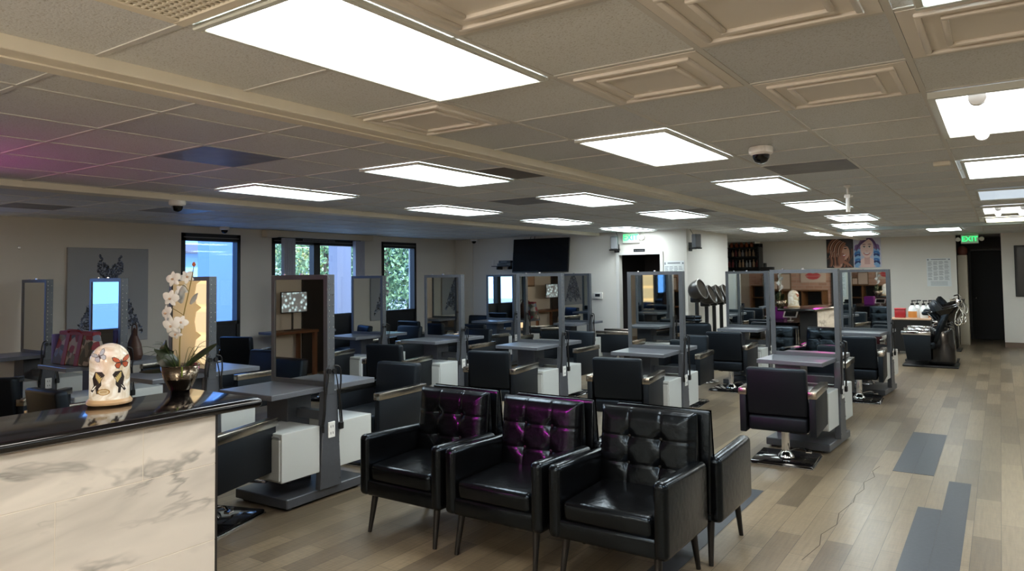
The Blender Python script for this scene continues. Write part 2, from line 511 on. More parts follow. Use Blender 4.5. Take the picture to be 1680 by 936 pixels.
# windows in the left wall: black storefront frames, glass above, panel, glass below
def window(name, a, b_, film=False, mullion=None):
    f = MB()
    x0, x1 = -10.10, -9.975
    t = .06
    f.box((x0, a, 0), (x1, a + t, 2.405)); f.box((x0, b_ - t, 0), (x1, b_, 2.405))
    f.box((x0, a, 2.29), (x1, b_, 2.405)); f.box((x0, a, 0), (x1, b_, .09))
    f.box((x0, a, 1.0), (x1, b_, 1.055)); f.box((x0, a, .52), (x1, b_, .57))
    if mullion:
        f.box((x0, mullion - .07, 0), (x1, mullion + .07, 2.405))
    fr = struct(name, f, M['black'])
    sp = MB().box((-10.05, a + .02, .56), (-9.995, b_ - .02, 1.01)).build('spandrel_panel', M['spandrel'], fr)
    gl = MB().box((-10.04, a + .02, 1.05), (-10.03, b_ - .02, 2.3)).build('window_glass', M['film'] if film else M['glass'], fr)
    gl2 = MB().box((-10.04, a + .02, .09), (-10.03, b_ - .02, .53)).build('lower_glass', M['glass'], fr)
    hl = MB().box((-9.976, a + .03, 2.335), (-9.970, b_ - .03, 2.35)).build('roller_blind_edge', pmat('blind_edge', 120, 118, 116), fr)
    return fr
window('window_1', 5.92, 6.91, True)
window('door_2', 7.51, 9.50, False, 8.45)
window('window_3', 10.06, 11.05)
window('window_4', 2.25, 3.25, True)

def blind_stack(y0, y1, label):
    m = MB()
    n = 7
    for i in range(n):
        y = y0 + (y1 - y0) * (i + .5) / n
        m.box((-9.95, y - (y1 - y0) / n * .36, .06), (-9.86, y + (y1 - y0) / n * .36, 2.385), .006, 1)
    o = m.build('vertical_blind', M['blind'])
    tag(o, label, 'blind')
blind_stack(7.66, 7.90, 'grey vertical blind drawn back over the first leaf of the glass door')
blind_stack(9.26, 9.5, 'pale grey vertical blind gathered at the far edge of the glass door')
t = thing('blind_valance', 'cream valance box above the glass double door', 'valance', (-9.92, 8.55, 2.45))
BX((-.06, -1.17, -.05), (.06, 1.17, .055), .006, 1).build('valance_board', M['valance'], t)
BX((-.065, -1.24, -.065), (.075, -1.02, .058), .006, 1).build('valance_end', M['valance'], t)
t = thing('door_header_strip', 'narrow grey sign strip above the glass door', 'sign', (-9.965, 8.49, 2.362))
BX((-.006, -.36, -.028), (.004, .36, .028)).build('strip', M['plastic_grey'], t)
m = MB()
for i in range(26):
    y = -.33 + i * .0262
    m.box((.004, y, -.012), (.006, y + .012 + .006 * (i % 3), .012 - .006 * (i % 2)))
m.build('worn_print', M['print_dark'], t)

# ------------------------------------------------------------ ceiling items
ORD = ['nearest', 'second', 'third', 'fourth', 'fifth', 'sixth', 'seventh']
def troffer(x0, y0, label, lens='lens', wx=T, wy=2 * T, group='lit ceiling panels'):
    """2x4 recessed fluorescent fixture: trim frame, deep-set lens"""
    t = thing('ceiling_light', label, 'ceiling light', (x0, y0, CZ - .006), 0, group)
    f = MB()
    e = .028; d = .018
    f.box((.012, .012, -d), (wx - .012, .012 + e, 0), .004, 1); f.box((.012, wy - .012 - e, -d), (wx - .012, wy - .012, 0), .004, 1)
    f.box((.012, .012 + e, -d), (.012 + e, wy - .012 - e, 0), .004, 1); f.box((wx - .012 - e, .012 + e, -d), (wx - .012, wy - .012 - e, 0), .004, 1)
    f.build('trim_frame', M['troffer'], t)
    BX((.04, .04, -.008), (wx - .04, wy - .04, -.003)).build('diffuser', M[lens], t)
    return t
troffer(gx(-3), gy(2), 'largest bright ceiling light panel, nearest the camera, with prismatic lens', 'lens_warm')
troffer(gx(-3), gy(6), 'bright white ceiling panel just behind the largest one, beside the cream beam', 'lens_warm')
troffer(gx(-3), gy(10), 'ceiling light beyond the dome camera, beside the stained grey tile')
troffer(gx(-3), gy(14), 'ceiling light behind the hanging white pole, nearer of the two there')
troffer(gx(-3), gy(18), 'ceiling light at the foot of the hanging white pole, farther one')
troffer(gx(-3.5), gy(21.4), 'slim-looking ceiling light just before the pale blue header')
troffer(gx(-6), gy(21.4), 'small far ceiling light above the retail rack')
troffer(gx(-6), gy(6), 'ceiling light between the two beams, touching the brown tile')
troffer(gx(-6), gy(10), 'ceiling light between the beams, second behind the brown tile')
troffer(gx(-6), gy(14), 'ceiling light between the beams, third behind the brown tile', 'lens')
troffer(gx(-9), gy(6), 'ceiling light next to the far beam, behind the smoky mottled tile')
troffer(gx(-9), gy(10), 'ceiling light next to the far beam, above the windows pair')
troffer(gx(-9), gy(14), 'ceiling light above the television')
troffer(gx(-9), gy(18), 'ceiling light directly before the exit sign over the doorway')
troffer(gx(0.05), gy(10), 'wide ceiling light next to the small white sensor box')
troffer(gx(0.1), gy(13.9), 'unlit bluish ceiling panel in the column above the walkway', 'lens_unlit_glow')
troffer(gx(0.1), gy(21.4), 'yellowed ceiling light in the column above the walkway', 'lens_yellow')
troffer(gx(-1.5), gy(25.2), 'far ceiling light beyond the pale blue header, over the shampoo units')
troffer(gx(-4.0), gy(26.0), 'far small ceiling light beyond the header, over the two posters')
troffer(gx(0.1), gy(2), 'ceiling light touching the top edge of the photo above the embossed tiles')
troffer(gx(4), gy(6), 'ceiling light over the open floor, first in the outermost column')
troffer(gx(4), gy(12), 'ceiling light over the open floor, second in the outermost column')
troffer(gx(4), gy(18), 'ceiling light over the open floor, third in the outermost column')
troffer(gx(2.5), gy(24), 'ceiling light added out of view to brighten the far wall')  # extra fixture outside the view, added to light the far area
troffer(gx(-5), gy(25.2), 'extra ceiling light added in the recess before the retail rack')  # additional troffer, put in for more light at the far end
troffer(gx(-3), gy(-2), 'ceiling light behind the camera over the reception', 'lens_warm')

def open_troffer(x0, y0, label):
    t = thing('open_ceiling_light', label, 'ceiling light', (x0, y0, CZ - .006), 0, 'lit ceiling panels')
    wx, wy = T * 1.0, 2 * T
    wx = 2 * T
    f = MB(); e = .03
    f.box((.012, .012, -.03), (wx - .012, .012 + e, 0)); f.box((.012, wy - .012 - e, -.03), (wx - .012, wy - .012, 0))
    f.box((.012, .012 + e, -.03), (.012 + e, wy - .012 - e, 0)); f.box((wx - .012 - e, .012 + e, -.03), (wx - .012, wy - .012 - e, 0))
    f.build('trim_frame', M['troffer'], t)
    BX((.04, .04, -.006), (wx - .04, wy - .04, -.002)).build('reflector', M['reflector'], t)
    BX((wx / 2 - .05, .06, -.045), (wx / 2 - .005, wy - .06, -.006), .01, 1).build('ballast_cover', M['troffer'], t)
    for x in (.2, .46, wx - .46, wx - .2):
        MB().cyl((x, .13, -.035), (x, wy - .13, -.035), .018, seg=12).build('fluorescent_tube', M['tubeglow'], t)
    for x in (.2, .46, wx - .46, wx - .2):
        for y in (.09, wy - .09):
            MB().cyl((x, y - .02, -.035), (x, y + .02, -.035), .035, seg=16).build('lamp_holder', pmat('lamp_holder', 240, 240, 240, .4), t)
open_troffer(gx(0.0), gy(6), 'open fluorescent ceiling fixture without lens, tubes and ballast showing')
open_troffer(gx(0.1), gy(17.5), 'distant open ceiling fixture with round lamp holders showing')

def emboss(i, j, label, wx=T):
    t = MB()
    x0, y0 = gx(j) + .014, gy(i) + .014
    x1, y1 = gx(j) + T - .014, gy(i) + T - .014
    t.box((x0, y0, CZ - .006), (x1, y1, CZ + .004))
    def ring(o, w_, h):
        a0, a1, b0, b1 = x0 + o, x1 - o, y0 + o, y1 - o
        for A, B in (((a0, b0), (a1, b0 + w_)), ((a0, b1 - w_), (a1, b1)), ((a0, b0 + w_), (a0 + w_, b1 - w_)), ((a1 - w_, b0 + w_), (a1, b1 - w_))):
            t.box((A[0], A[1], CZ - .006 - h), (B[0], B[1], CZ - .004), .006, 2)
    ring(.045, .022, .013); ring(.115, .022, .013)
    tag(t.build('embossed_ceiling_panel', M['emboss']), label, 'ceiling panel', 'embossed ceiling panels')
emboss(4, -4, 'embossed white ceiling panel against the near cream beam')
emboss(4, -2, 'embossed white ceiling panel beside the corner of the largest light')
emboss(5, -1, 'embossed white ceiling panel between dome camera and open fixture')
emboss(3, -1, 'embossed white ceiling panel cut by the top of the photo, centre one')
emboss(4, 0, 'embossed white ceiling panel before the open tube fixture')
emboss(2, -2, 'embossed white ceiling panel right beside the largest light')
def tile(i, j, m_, label, wy=T):
    tag(BX((gx(j) + .013, gy(i) + .013, CZ - .005), (gx(j) + T - .013, gy(i) + wy - .013, CZ + .003)).build('stained_ceiling_tile', M[m_]), label, 'ceiling tile')
tile(4, -7, 'stain', 'smoky mottled grey ceiling tile between the two beams')
tile(7, -5, 'stain_brown', 'brown ceiling tile at the corner of a light panel by the beam')
tile(9, -2, 'stain', 'dark grey stained ceiling tile behind the dome camera')
tile(10, -7, 'stain', 'grey stained ceiling tile far along between the beams')
tile(14, -5, 'stain_brown', 'small dark ceiling tile next to the third light between beams')
tile(5, -14, 'stain', 'dark glossy ceiling tile near the windows wall')
tile(7, -13, 'stain', 'dark glossy ceiling tile in front of the glass double door')

t = thing('air_return_grille', 'egg-crate air return grille in cream frame at the ceiling edge', 'vent', (gx(-3), gy(1), CZ - .006))
f = MB(); e = .045
f.box((.01, .01, -.016), (T - .01, .01 + e, 0), .005, 1); f.box((.01, T - .01 - e, -.016), (T - .01, T - .01, 0), .005, 1)
f.box((.01, .05, -.016), (.01 + e, T - .05, 0), .005, 1); f.box((T - .01 - e, .05, -.016), (T - .01, T - .05, 0), .005, 1)
f.build('grille_frame', M['beam'], t)
BX((.05, .05, -.003), (T - .05, T - .05, -.001)).build('dark_backing', pmat('grille_dark', 110, 98, 84), t)
f = MB()
for i in range(1, 22):
    q = .055 + i * (T - .11) / 22
    f.box((q - .004, .055, -.013), (q + .004, T - .055, -.003)); f.box((.055, q - .004, -.0132), (T - .055, q + .004, -.003))
f.build('egg_crate', M['beam'], t)

def dome_cam(x, y, z, label, s=1.0):
    t = thing('dome_camera', label, 'camera', (x, y, z))
    MB().lathe([(0, 0), (.062 * s, 0), (.066 * s, -.01 * s), (.064 * s, -.035 * s), (.05 * s, -.045 * s), (0, -.045 * s)], seg=28).build('housing', M['plastic_white'], t)
    MB().lathe([(.046 * s, -.043 * s), (.044 * s, -.062 * s), (.032 * s, -.082 * s), (.015 * s, -.091 * s), (0, -.093 * s)], seg=24).build('smoked_bubble', M['smoke'], t)
dome_cam(-1.24, 4.65, CZ - .004, 'white dome security camera on the ceiling before the stained tile', 1.15)
dome_cam(-6.45, 3.78, 2.457, 'dome security camera hanging under the far ceiling beam', 1.15)
dome_cam(-9.82, 6.52, CZ, 'dome security camera on the ceiling above the blue window', 1.1)
dome_cam(-9.35, 12.2, CZ, 'small dome camera in the corner near the television', 1.1)
dome_cam(-5.15, 18.8, CZ, 'small dome camera at the far wall beside the retail rack', 1.2)
t = thing('ceiling_pole', 'short white pole hanging from the ceiling with a small clamp', 'pole', (-1.15, 7.23, CZ - .004))
MB().cyl((0, 0, 0), (0, 0, -.1), .010).cyl((0, 0, -.09), (0, 0, -.25), .018).lathe([(0, 0), (.035, 0), (.03, -.012), (.01, -.03), (0, -.03)]).build('tube', M['plastic_white'], t)
MB().box((-.028, -.02, -.12), (.028, .02, -.085), .005, 1).box((.02, -.01, -.11), (.045, .01, -.1)).build('clamp', M['plastic_white'], t)
MB().cyl((0, 0, -.2), (0, 0, -.222), .024).build('collar', M['plastic_white'], t)
t = thing('motion_sensor', 'small cream sensor box on the ceiling above the walkway', 'sensor', (-.33, 6.13, CZ - .004))
BX((-.055, -.03, -.03), (.055, .03, 0), .006, 2).build('sensor_body', M['beam'], t)
BX((.045, -.022, -.024), (.06, .022, -.006), .003, 1).build('sensor_lens', M['plastic_white'], t)

# ---------------------------------------------------------- styling station
def make_station(name, label):
    t = thing(name, label, 'styling station', (0, 0, 0), 0, 'double-sided styling stations')
    b = MB(); b.box((-.625, -.40, .02), (-.035, .40, .09), .006, 1)
    for x in (-.57, -.09):
        for y in (-.34, .34):
            b.cyl((x, y, 0), (x, y, .025), .025)
    b.build('base', M['laminate'], t)
    c = MB()
    c.box((-.06, -.11, .09), (-.004, .11, .83), .004, 1, fn=lambda v: (v.x, v.y * (1.0 - .42 * (v.z - .09) / .74), v.z))
    for y in (-1, 1):
        for i in range(5):
            z = .14 + i * .14
            c.cyl((-.005, y * (.098 - .042 * (z - .09) / .74), z), (-.001, y * (.098 - .042 * (z - .09) / .74), z), .006, seg=8)
    c.build('tapered_column', M['laminate'], t)
    BX((-.61, -.12, .09), (-.36, .12, .82), .004, 1).build('end_pedestal', M['laminate'], t)
    BX((-.37, -.03, .60), (-.05, .03, .67)).build('crossbar', M['laminate'], t)
    tt = MB().box((-.655, -.53, .822), (-.045, .53, .862), .004, 1).build('tabletop', M['tabletop'], t)
    # two-sided mirror
    f = MB()
    f.box((-.665, -.035, .862), (-.622, .035, 1.73), .003, 1); f.box((-.05, -.038, .80), (-.002, .038, 1.73), .003, 1)
    f.box((-.622, -.035, 1.692), (-.05, .035, 1.73)); f.box((-.622, -.035, .862), (-.05, .035, .898))
    f.mark(0)
    r = f
    for i in range(20):
        z = .9 + i * .042
        r.cyl((-.003, -.02, z), (.001, -.02, z), .0045, seg=8)
        if i % 2 == 0:
            r.cyl((-.003, .02, z), (.001, .02, z), .0045, seg=8)
    r.cyl((-.34, 0, 1.729), (-.34, 0, 1.742), .014, seg=10)
    r.cyl((-.54, 0, 1.729), (-.54, 0, 1.74), .01, seg=10)
    f.mark(1)
    mf = f.build('mirror_frame', [M['frame'], M['rivet']], t)
    for s in (-1, 1):
        BX((-.625, s * .024, .895), (-.048, s * .026, 1.695)).build('mirror_glass', M['mirror'], mf)
    # hanging storage boxes each side
    for s in (-1, 1):
        a, b_ = sorted((s * .10, s * .46))
        cb = BX((-.44, a, .225), (-.02, b_, .575), .003, 1).build('storage_box', M['cabinet'], t)
        d0, d1 = sorted((s * .455, s * .472))
        BX((-.425, d0, .24), (-.035, d1, .535), .003, 1).build('drawer_front', M['cabinet'], cb)
        BX((-.425, d0 * 1.001, .542), (-.035, d1 - s * .006, .556)).build('drawer_pull_gap', M['cab_edge'], cb)
    p = BX((-.004, -.035, .47), (.006, .035, .59), .003, 1).build('power_outlet', M['plate'], t)
    q = MB()
    for z in (.505, .555):
        for y in (-.011, .011):
            q.box((.006, y - .0025, z - .009), (.0068, y + .0025, z + .009))
    q.build('outlet_slots', M['slot'], p)
    for s in (-1, 1):
        c = MB()
        c.tube([(.004, s * .03, 1.02), (.02, s * .07, 1.0), (.016, s * .085, .9), (.012, s * .078, .8), (.014, s * .088, .68), (.008, s * .105, .56)], .007, 8)
        c.tube([(.004, s * .03, 1.0), (.014, s * .045, .92), (.012, s * .065, .8), (.012, s * .074, .66), (.006, s * .09, .56)], .005, 8)
        c.box((-.004, s * .085 - .013, .52), (.022, s * .1 + .013, .575), .005, 1)
        c.cyl((-.004, s * .028, .98), (.014, s * .028, .98), .02, seg=12)
        c.build('appliance_cord', M['cord'], t)
    return t

Y1, Y2, Y3 = 3.80, 7.60, 11.25
ST = [
 (-4.32, Y1, 'grey double-sided styling station directly behind the row of armchairs'),
 (-5.89, Y1, 'grey double-sided styling station behind the white orchid'),
 (-7.44, Y1, 'grey double-sided styling station behind the floral tote bag'),
 (-9.12, Y1, 'grey double-sided styling station against the window wall below the wall screw'),
 (-1.31, Y2, 'grey double-sided styling station beside the open walkway, middle row, reflecting the reception'),
 (-2.90, Y2, 'grey double-sided styling station standing in front of the wall notice by the doorway'),
 (-4.45, Y2, 'grey double-sided styling station standing below the television'),
 (-6.02, Y2, 'grey double-sided styling station in front of the last window pane, middle row'),
 (-7.49, Y2, 'grey double-sided styling station before the white column of the glass door'),
 (-9.08, Y2, 'grey double-sided styling station hidden behind the one by the armchairs, at the wall'),
 (-1.28, Y3, 'grey double-sided styling station below the two hair posters, rear row by walkway'),
 (-2.93, Y3, 'grey double-sided styling station beside the hooded dryers, rear row'),
 (-6.02, Y3, 'grey double-sided styling station next to the wall thermostat, rear row'),
 (-7.64, Y3, 'grey double-sided styling station under the shelf beside the television, rear row'),
]
s0 = make_station('styling_station', ST[0][2])
s0.location = (ST[0][0], ST[0][1], 0)
TURN = {4: -3.4, 10: -4.0, 5: 1.3}
s0.rotation_euler = (0, 0, R(2))
for k, (x, y, lb) in enumerate(ST[1:], 1):
    dup(s0, (x, y, 0), R(TURN.get(k, 0)), lb)

# -------------------------------------------------------------- salon chair
def make_chair(name, label, vin, panel, back_z=.87):
    """square styling chair facing +y, pivot at the floor under the seat"""
    t = thing(name, label, 'salon chair', (0, 0, 0), 0, 'square styling chairs')
    b = MB(); b.box((-.27, -.27, .0), (.27, .27, .012), .004, 1)
    bp = b.build('base_rim', M['chrome'], t)
    MB().box((-.262, -.262, .011), (.262, .262, .034), .012, 2).build('base_plate', M['granite'], bp)
    MB().cyl((0, 0, .03), (0, 0, .30), .036, seg=20).lathe([(.075, .03), (.07, .05), (.045, .075), (.04, .09), (.04, .03)]).build('hydraulic_column', M['chrome'], t)
    MB().tube([(.04, 0, .1), (.14, -.03, .13), (.2, -.06, .11)], .009).box((.18, -.09, .1), (.23, -.04, .118), .004, 1).build('foot_pump', M['chrome'], t)
    MB().box((-.15, -.15, .285), (.15, .15, .33), .01, 1).build('seat_plate', M['plastic_black'], t)
    MB().box((-.255, -.26, .33), (.255, .31, .485), .035, 3).build('seat', vin, t)
    def lean(v):
        return (v.x, v.y - .05 * (v.z - .45) / .4, v.z)
    bk = MB().box((-.252, -.345, .455), (.252, -.245, back_z), .028, 3, fn=lean).build('backrest', vin, t)
    MB().box((-.25, -.34, .315), (.25, -.235, .452), .03, 3).build('lumbar_roll', vin, bk)
    for s in (-1, 1):
        x0, x1 = sorted((s * .262, s * .318))
        a = MB().box((x0, -.35, .295), (x1, .315, .632), .008, 2).build('arm_panel', panel, t)
        x0, x1 = sorted((s * .256, s * .326))
        MB().box((x0, -.358, .622), (x1, .323, .682), .004, 2).build('arm_cap', M['cap'], a)
    fr = MB().tube([(-.1, .3, .32), (-.11, .42, .22), (-.12, .47, .16), (.12, .47, .16), (.11, .42, .22), (.1, .3, .32)], .012, 8)
    fr.build('footrest', M['chrome'], t)
    return t
CH = [
 # front of each station (facing the mirror, back to camera)
 (-4.64, 2.98, 18, 'black salon chair beside the marble counter end, steel arm cap towards us'),
 (-6.13, 2.88, 2, 'blue-sheened salon chair back seen just over the counter beside the butterfly dome'),
 (-7.52, 2.86, 34, 'black salon chair in front of the floral tote bag, turned aside'),
 (-8.95, 3.0, 30, 'black salon chair at the wall-side station, front row'),
 (-1.665, 6.80, 3, 'black salon chair on chrome base beside the open walkway, back to us'),
 (-3.25, 6.84, 9, 'black salon chair at the station before the wall notice, back to us'),
 (-4.80, 6.78, 10, 'black salon chair at the station below the television, back to us'),
 (-6.43, 6.78, 12, 'black salon chair at the station before the last window, back to us'),
 (-7.98, 6.86, 14, 'black salon chair half hidden behind the mirror before the glass door'),
 (-9.32, 6.62, 22, 'blue-topped salon chair under the blue window, turned to the wall'),
 (-1.60, 10.45, 3, 'black salon chair below the two hair posters, back to us'),
 (-3.30, 10.45, 3, 'black salon chair next to the hooded dryers, back to us'),
 (-6.40, 10.45, 4, 'black salon chair at the rear station near the thermostat, back to us'),
 (-7.66, 10.28, 3, 'blue-lit salon chair at the rear station below the television shelf, back to us'),
 (-9.34, 10.45, 3, 'blue-lit salon chair standing against the last window'),
 # far side of each station, facing back towards the camera
 (-4.88, 4.83, 184, 'black salon chair facing us just behind the first armchair, steel cap in front'),
 (-7.10, 4.95, 184, 'salon chair behind the orchid, only its long steel arm cap showing'),
 (-8.45, 5.0, 182, 'black salon chair behind the butterfly dome, under the dress painting'),
 (-1.79, 9.02, 182, 'black salon chair behind the walkway station, facing us, tag on its arm'),
 (-3.50, 9.06, 184, 'black salon chair facing us beside the dryers, steel arm end showing'),
 (-5.20, 9.0, 180, 'black salon chair facing us behind the station below the television'),
 (-6.88, 8.75, 184, 'blue-lit salon chair facing us right of the pane reflecting the dress'),
 (-8.35, 8.75, 182, 'black salon chair behind the station before the glass door white column'),
 (-9.45, 8.9, 180, 'black salon chair standing before the glass double door'),
 (-5.88, 12.0, 102, 'black salon chair standing against the wall under the thermostat'),
 (-8.42, 11.9, 180, 'black salon chair at the wall directly below the television'),
 (-9.25, 11.88, 180, 'black salon chair in the far corner by the television shelf'),
]
c0 = make_chair('salon_chair', CH[0][3], M['vinyl'], M['vinyl_panel'])
c0.location = (CH[0][0], CH[0][1], 0); c0.rotation_euler = (0, 0, R(CH[0][2]))
for x, y, a, lb in CH[1:]:
    dup(c0, (x, y, 0), R(a), lb)
m0 = make_chair('salon_chair', 'maroon salon chair behind the rear station by the walkway', M['maroon'], M['maroon'], 1.06)
m0.location = (-1.80, 12.2, 0); m0.rotation_euler = (0, 0, R(184))
del m0['group']
# white price tags on two arm ends
for (cx, cy, a, wd) in ((-1.79, 9.02, 182, 'walkway'), (-3.50, 9.06, 184, 'dryer-side')):
    mt = Matrix.Translation((cx, cy, 0)) @ Matrix.Rotation(R(a), 4, 'Z')
    o = BX((.262, .324, .628), (.318, .326, .676)).build('paper_tag', M['paper'])
    o.matrix_world = mt
    tag(o, 'small white paper tag on the arm end of the %s facing chair' % wd, 'tag')

# barber-style chair with a folded pad on top
t = thing('barber_chair', 'black barber chair with rounded back before the hooded dryers', 'salon chair', (-3.98, 11.0, 0), R(8))
MB().lathe([(0, 0), (.3, 0), (.3, .02), (.1, .05), (.05, .08), (0, .08)]).cyl((0, 0, .05), (0, 0, .4), .05).build('pedestal', M['chrome'], t)
MB().box((-.27, -.24, .38), (.27, .28, .52), .05, 3).build('seat', M['vinyl'], t)
MB().box((-.27, -.32, .46), (.27, -.2, .95), .06, 4, fn=lambda v: (v.x * (1 - .12 * max(0, (v.z - .6))), v.y - .06 * (v.z - .46), v.z)).build('backrest', M['vinyl'], t)
for s in (-1, 1):
    MB().box((s * .3 - .035, -.22, .64), (s * .3 + .035, .22, .69), .02, 2).box((s * .3 - .02, -.1, .45), (s * .3 + .02, .1, .66)).build('armrest', M['vinyl'], t)
t = thing('headrest_pad', 'folded black pad lying on top of the barber chair back', 'cushion', (-4.0, 10.72, .955), R(8))
MB().box((-.17, -.07, 0), (.17, .07, .05), .02, 3).box((-.15, -.06, .045), (.17, .065, .10), .02, 3).build('pad', M['leather'], t)
MB().box((.07, -.072, .0), (.09, .072, .104), .008, 1).build('strap', M['plastic_black'], t)

# ---------------------------------------------------------------- armchairs
def make_armchair(name, label):
    """tufted leather tub chair facing -y"""
    t = thing(name, label, 'armchair', (0, 0, 0), 0, 'black tufted leather armchairs')
    L = M['leather']
    fr = MB().box((-.30, -.318, .245), (.30, .29, .35), .02, 3).build('seat_rail', L, t)
    for s in (-1, 1):
        def arm_shape(v):
            k = (v.y + .33) / .62
            return (v.x, v.y, v.z - (.022 * k if v.z > .5 else 0))
        x0, x1 = sorted((s * .272, s * .356))
        MB().box((x0, -.33, .245), (x1, .29, .645), .034, 5, fn=arm_shape).build('arm', L, t)
    MB().box((-.268, -.31, .335), (.268, .18, .455), .035, 4, fn=lambda v: (v.x, v.y - (.012 if v.y < 0 and v.z > .4 else 0), v.z + (.015 if v.y > 0 else 0))).build('seat_cushion', L, t)
    cr = MB()
    for k in range(5):
        cr.tube([(-.2 + k * .09, -.28 + .02 * (k % 2), .457), (-.19 + k * .092, -.12, .464), (-.17 + k * .09, .06 - .04 * (k % 3), .468)], .003, 5)
    # tufted back
    W, z0, z1 = .60, .42, .895
    def depth(u, v):
        h = 0.0
        e = lambda q: math.exp(-(q * q))
        for a in (1 / 3, 2 / 3):
            h -= .0045 * e((u - a) / .012)
            h -= .0045 * e((v - a * .98) / .014)
            for b_ in (1 / 3, 2 / 3):
                h -= .021 * e(math.hypot((u - a) * W, (v - b_ * .98) * .475) / .034)
        edge = min(u, 1 - u, v + .15, 1 - v)
        h += .022 * math.sin(min(1, max(0, edge) / .16) * PI / 2)
        if edge < .05:
            h -= .03 * (1 - max(0, edge) / .05) ** 2
        return h
    def front(u, v):
        x = -W / 2 + u * W
        z = z0 + v * (z1 - z0)
        y = .175 + .06 * v - depth(u, v)
        return (x, y, z)
    bk = MB().sheet(front, 72, 60)
    me_back = bk
    # closed shell: sides/top/back of the cushion
    def rim(v):
        return .175 + .06 * v + .008
    bk.box((-W / 2 + .006, .19, z0), (W / 2 - .006, .275, z1 - .004), .022, 4, fn=lambda q: (q.x, q.y + .045 * (q.z - z0) / (z1 - z0) * (1 if q.y < .23 else .2), q.z))
    bo = bk.build('backrest', L, t, ang=60)
    for b_ in (1 / 3, 2 / 3):
        for a in (1 / 3, 2 / 3):
            x, y, z = front(a, b_ * .98)
            MB().lathe([(0, -.006), (.008, -.004), (.011, 0), (.008, .004), (0, .006)], seg=12, M=Matrix.Translation((x, y - .004, z)) @ Matrix.Rotation(R(90), 4, 'X')).build('tuft_button', M['leather_seam'], bo)
    # wedge outer back
    MB().box((-W / 2, .22, .30), (W / 2, .33, z1 - .004), .018, 3, fn=lambda q: (q.x, q.y + (.0 if q.z < .5 else (-.035 if q.y > .28 else .055)), q.z)).build('outer_back', L, t)
    for sx in (-1, 1):
        for y, dy in ((-.25, -.045), (.24, .05)):
            MB().cyl((sx * .272, y, .25), (sx * .285, y + dy, 0), .023, .0135, seg=14).build('leg', M['dark_wood'], t)
    return t
AC = [
 (-3.266, 3.75, 0, 'black tufted leather armchair farthest from the walkway, facing us beside the styling station'),
 (-2.525, 3.755, 0, 'middle armchair of the three facing us, magenta sheen on its tufted back'),
 (-1.782, 3.76, 0, 'black tufted leather armchair nearest to us, facing us beside the open floor'),
 (-1.735, 4.42, 180, 'armchair turned away behind the nearest one, outer arm and legs showing'),
 (-2.50, 4.42, 180, 'armchair turned away, back to back with the middle armchair'),
 (-3.262, 4.42, 180, 'armchair turned away, back to back with the one by the styling station'),
]
a0 = make_armchair('armchair', AC[0][3])
a0.location = (AC[0][0], AC[0][1], 0)
for x, y, a, lb in AC[1:]:
    dup(a0, (x, y, 0), R(a), lb)

# ------------------------------------------------------- flat picture tools
def layered(name, layers, mats, parent=None):
    """layers: list of (list of 3D points, material index)"""
    bm = bmesh.new()
    for pts, mi in layers:
        vs = [bm.verts.new(p) for p in pts]
        try:
            f = bm.faces.new(vs); f.material_index = mi
        except Exception:
            pass
    me = bpy.data.meshes.new(name)
    bm.to_mesh(me); bm.free()
    for m_ in mats:
        me.materials.append(m_)
    o = bpy.data.objects.new(name, me)
    COL.objects.link(o)
    if parent:
        o.parent = parent
    return o

def ell(cx, cz, rx, rz, n=20, a0=0.0, rot=0.0):
    out = []
    for i in range(n):
        a = a0 + 2 * PI * i / n
        x, z = rx * math.cos(a), rz * math.sin(a)
        out.append((cx + x * math.cos(rot) - z * math.sin(rot), cz + x * math.sin(rot) + z * math.cos(rot)))
    return out

def stroke(pts, w0, n=10):
    """tapered ribbon polygon along a quadratic curve through 3 points"""
    (ax, az), (bx, bz), (cx, cz) = pts
    L, Rr = [], []
    for i in range(n + 1):
        u = i / n
        x = (1 - u) ** 2 * ax + 2 * u * (1 - u) * bx + u * u * cx
        z = (1 - u) ** 2 * az + 2 * u * (1 - u) * bz + u * u * cz
        dx = 2 * (1 - u) * (bx - ax) + 2 * u * (cx - bx); dz = 2 * (1 - u) * (bz - az) + 2 * u * (cz - bz)
        l = math.hypot(dx, dz) or 1
        w = w0 * (math.sin(PI * min(1, max(.0, u * .9 + .1))) ** .6 + .02) / 2
        L.append((x - dz / l * w, z + dx / l * w)); Rr.append((x + dz / l * w, z - dx / l * w))
    return L + Rr[::-1]

# -------------------------------------------------------- reception counter
t = thing('reception_counter', 'white marble tiled reception counter with black polished stone top', 'counter', (-3.6, .6, 0))
t2 = MB().box((.0, -2.0, 0), (.285, 1.545, 1.02)).build('counter_body', pmat('black_panel', 22, 20, 20, .35), t)
mb_ = MB()
def tilebox(y0, y1, z0, z1):
    mb_.box((.286, y0 + .0012, z0 + .0012), (.30, y1 - .0012, z1 - .0012), .0015, 1)
yy = 1.555
rows = [(.777, 1.02, [1.779 - .6]), (.40, .777, [1.409 - .6]), (.022, .40, [1.15 - .6])]
for z0, z1, cuts in rows:
    ys = [yy] + [cuts[0] - k * .75 for k in range(4)]
    for a, b_ in zip(ys, ys[1:]):
        tilebox(max(b_, -2.0), a, z0, z1)
mb_.build('marble_tiles', M['marble'], t)
BX((.283, -2.0, 0), (.2988, 1.545, 1.0195)).build('tile_joints', M['grout'], t)
MB().box((.270, 1.546, 0), (.302, 1.558, 1.02)).box((.0, 1.5455, 0), (.272, 1.5505, 1.02)).mark(0).build('end_trim', pmat('end_trim', 40, 38, 38, .35), t)
tp = MB().box((-.31, -2.05, 1.022), (.345, 1.80, 1.072), .024, 4, fn=lambda v: v)
tp.build('stone_top', M['granite'], t)

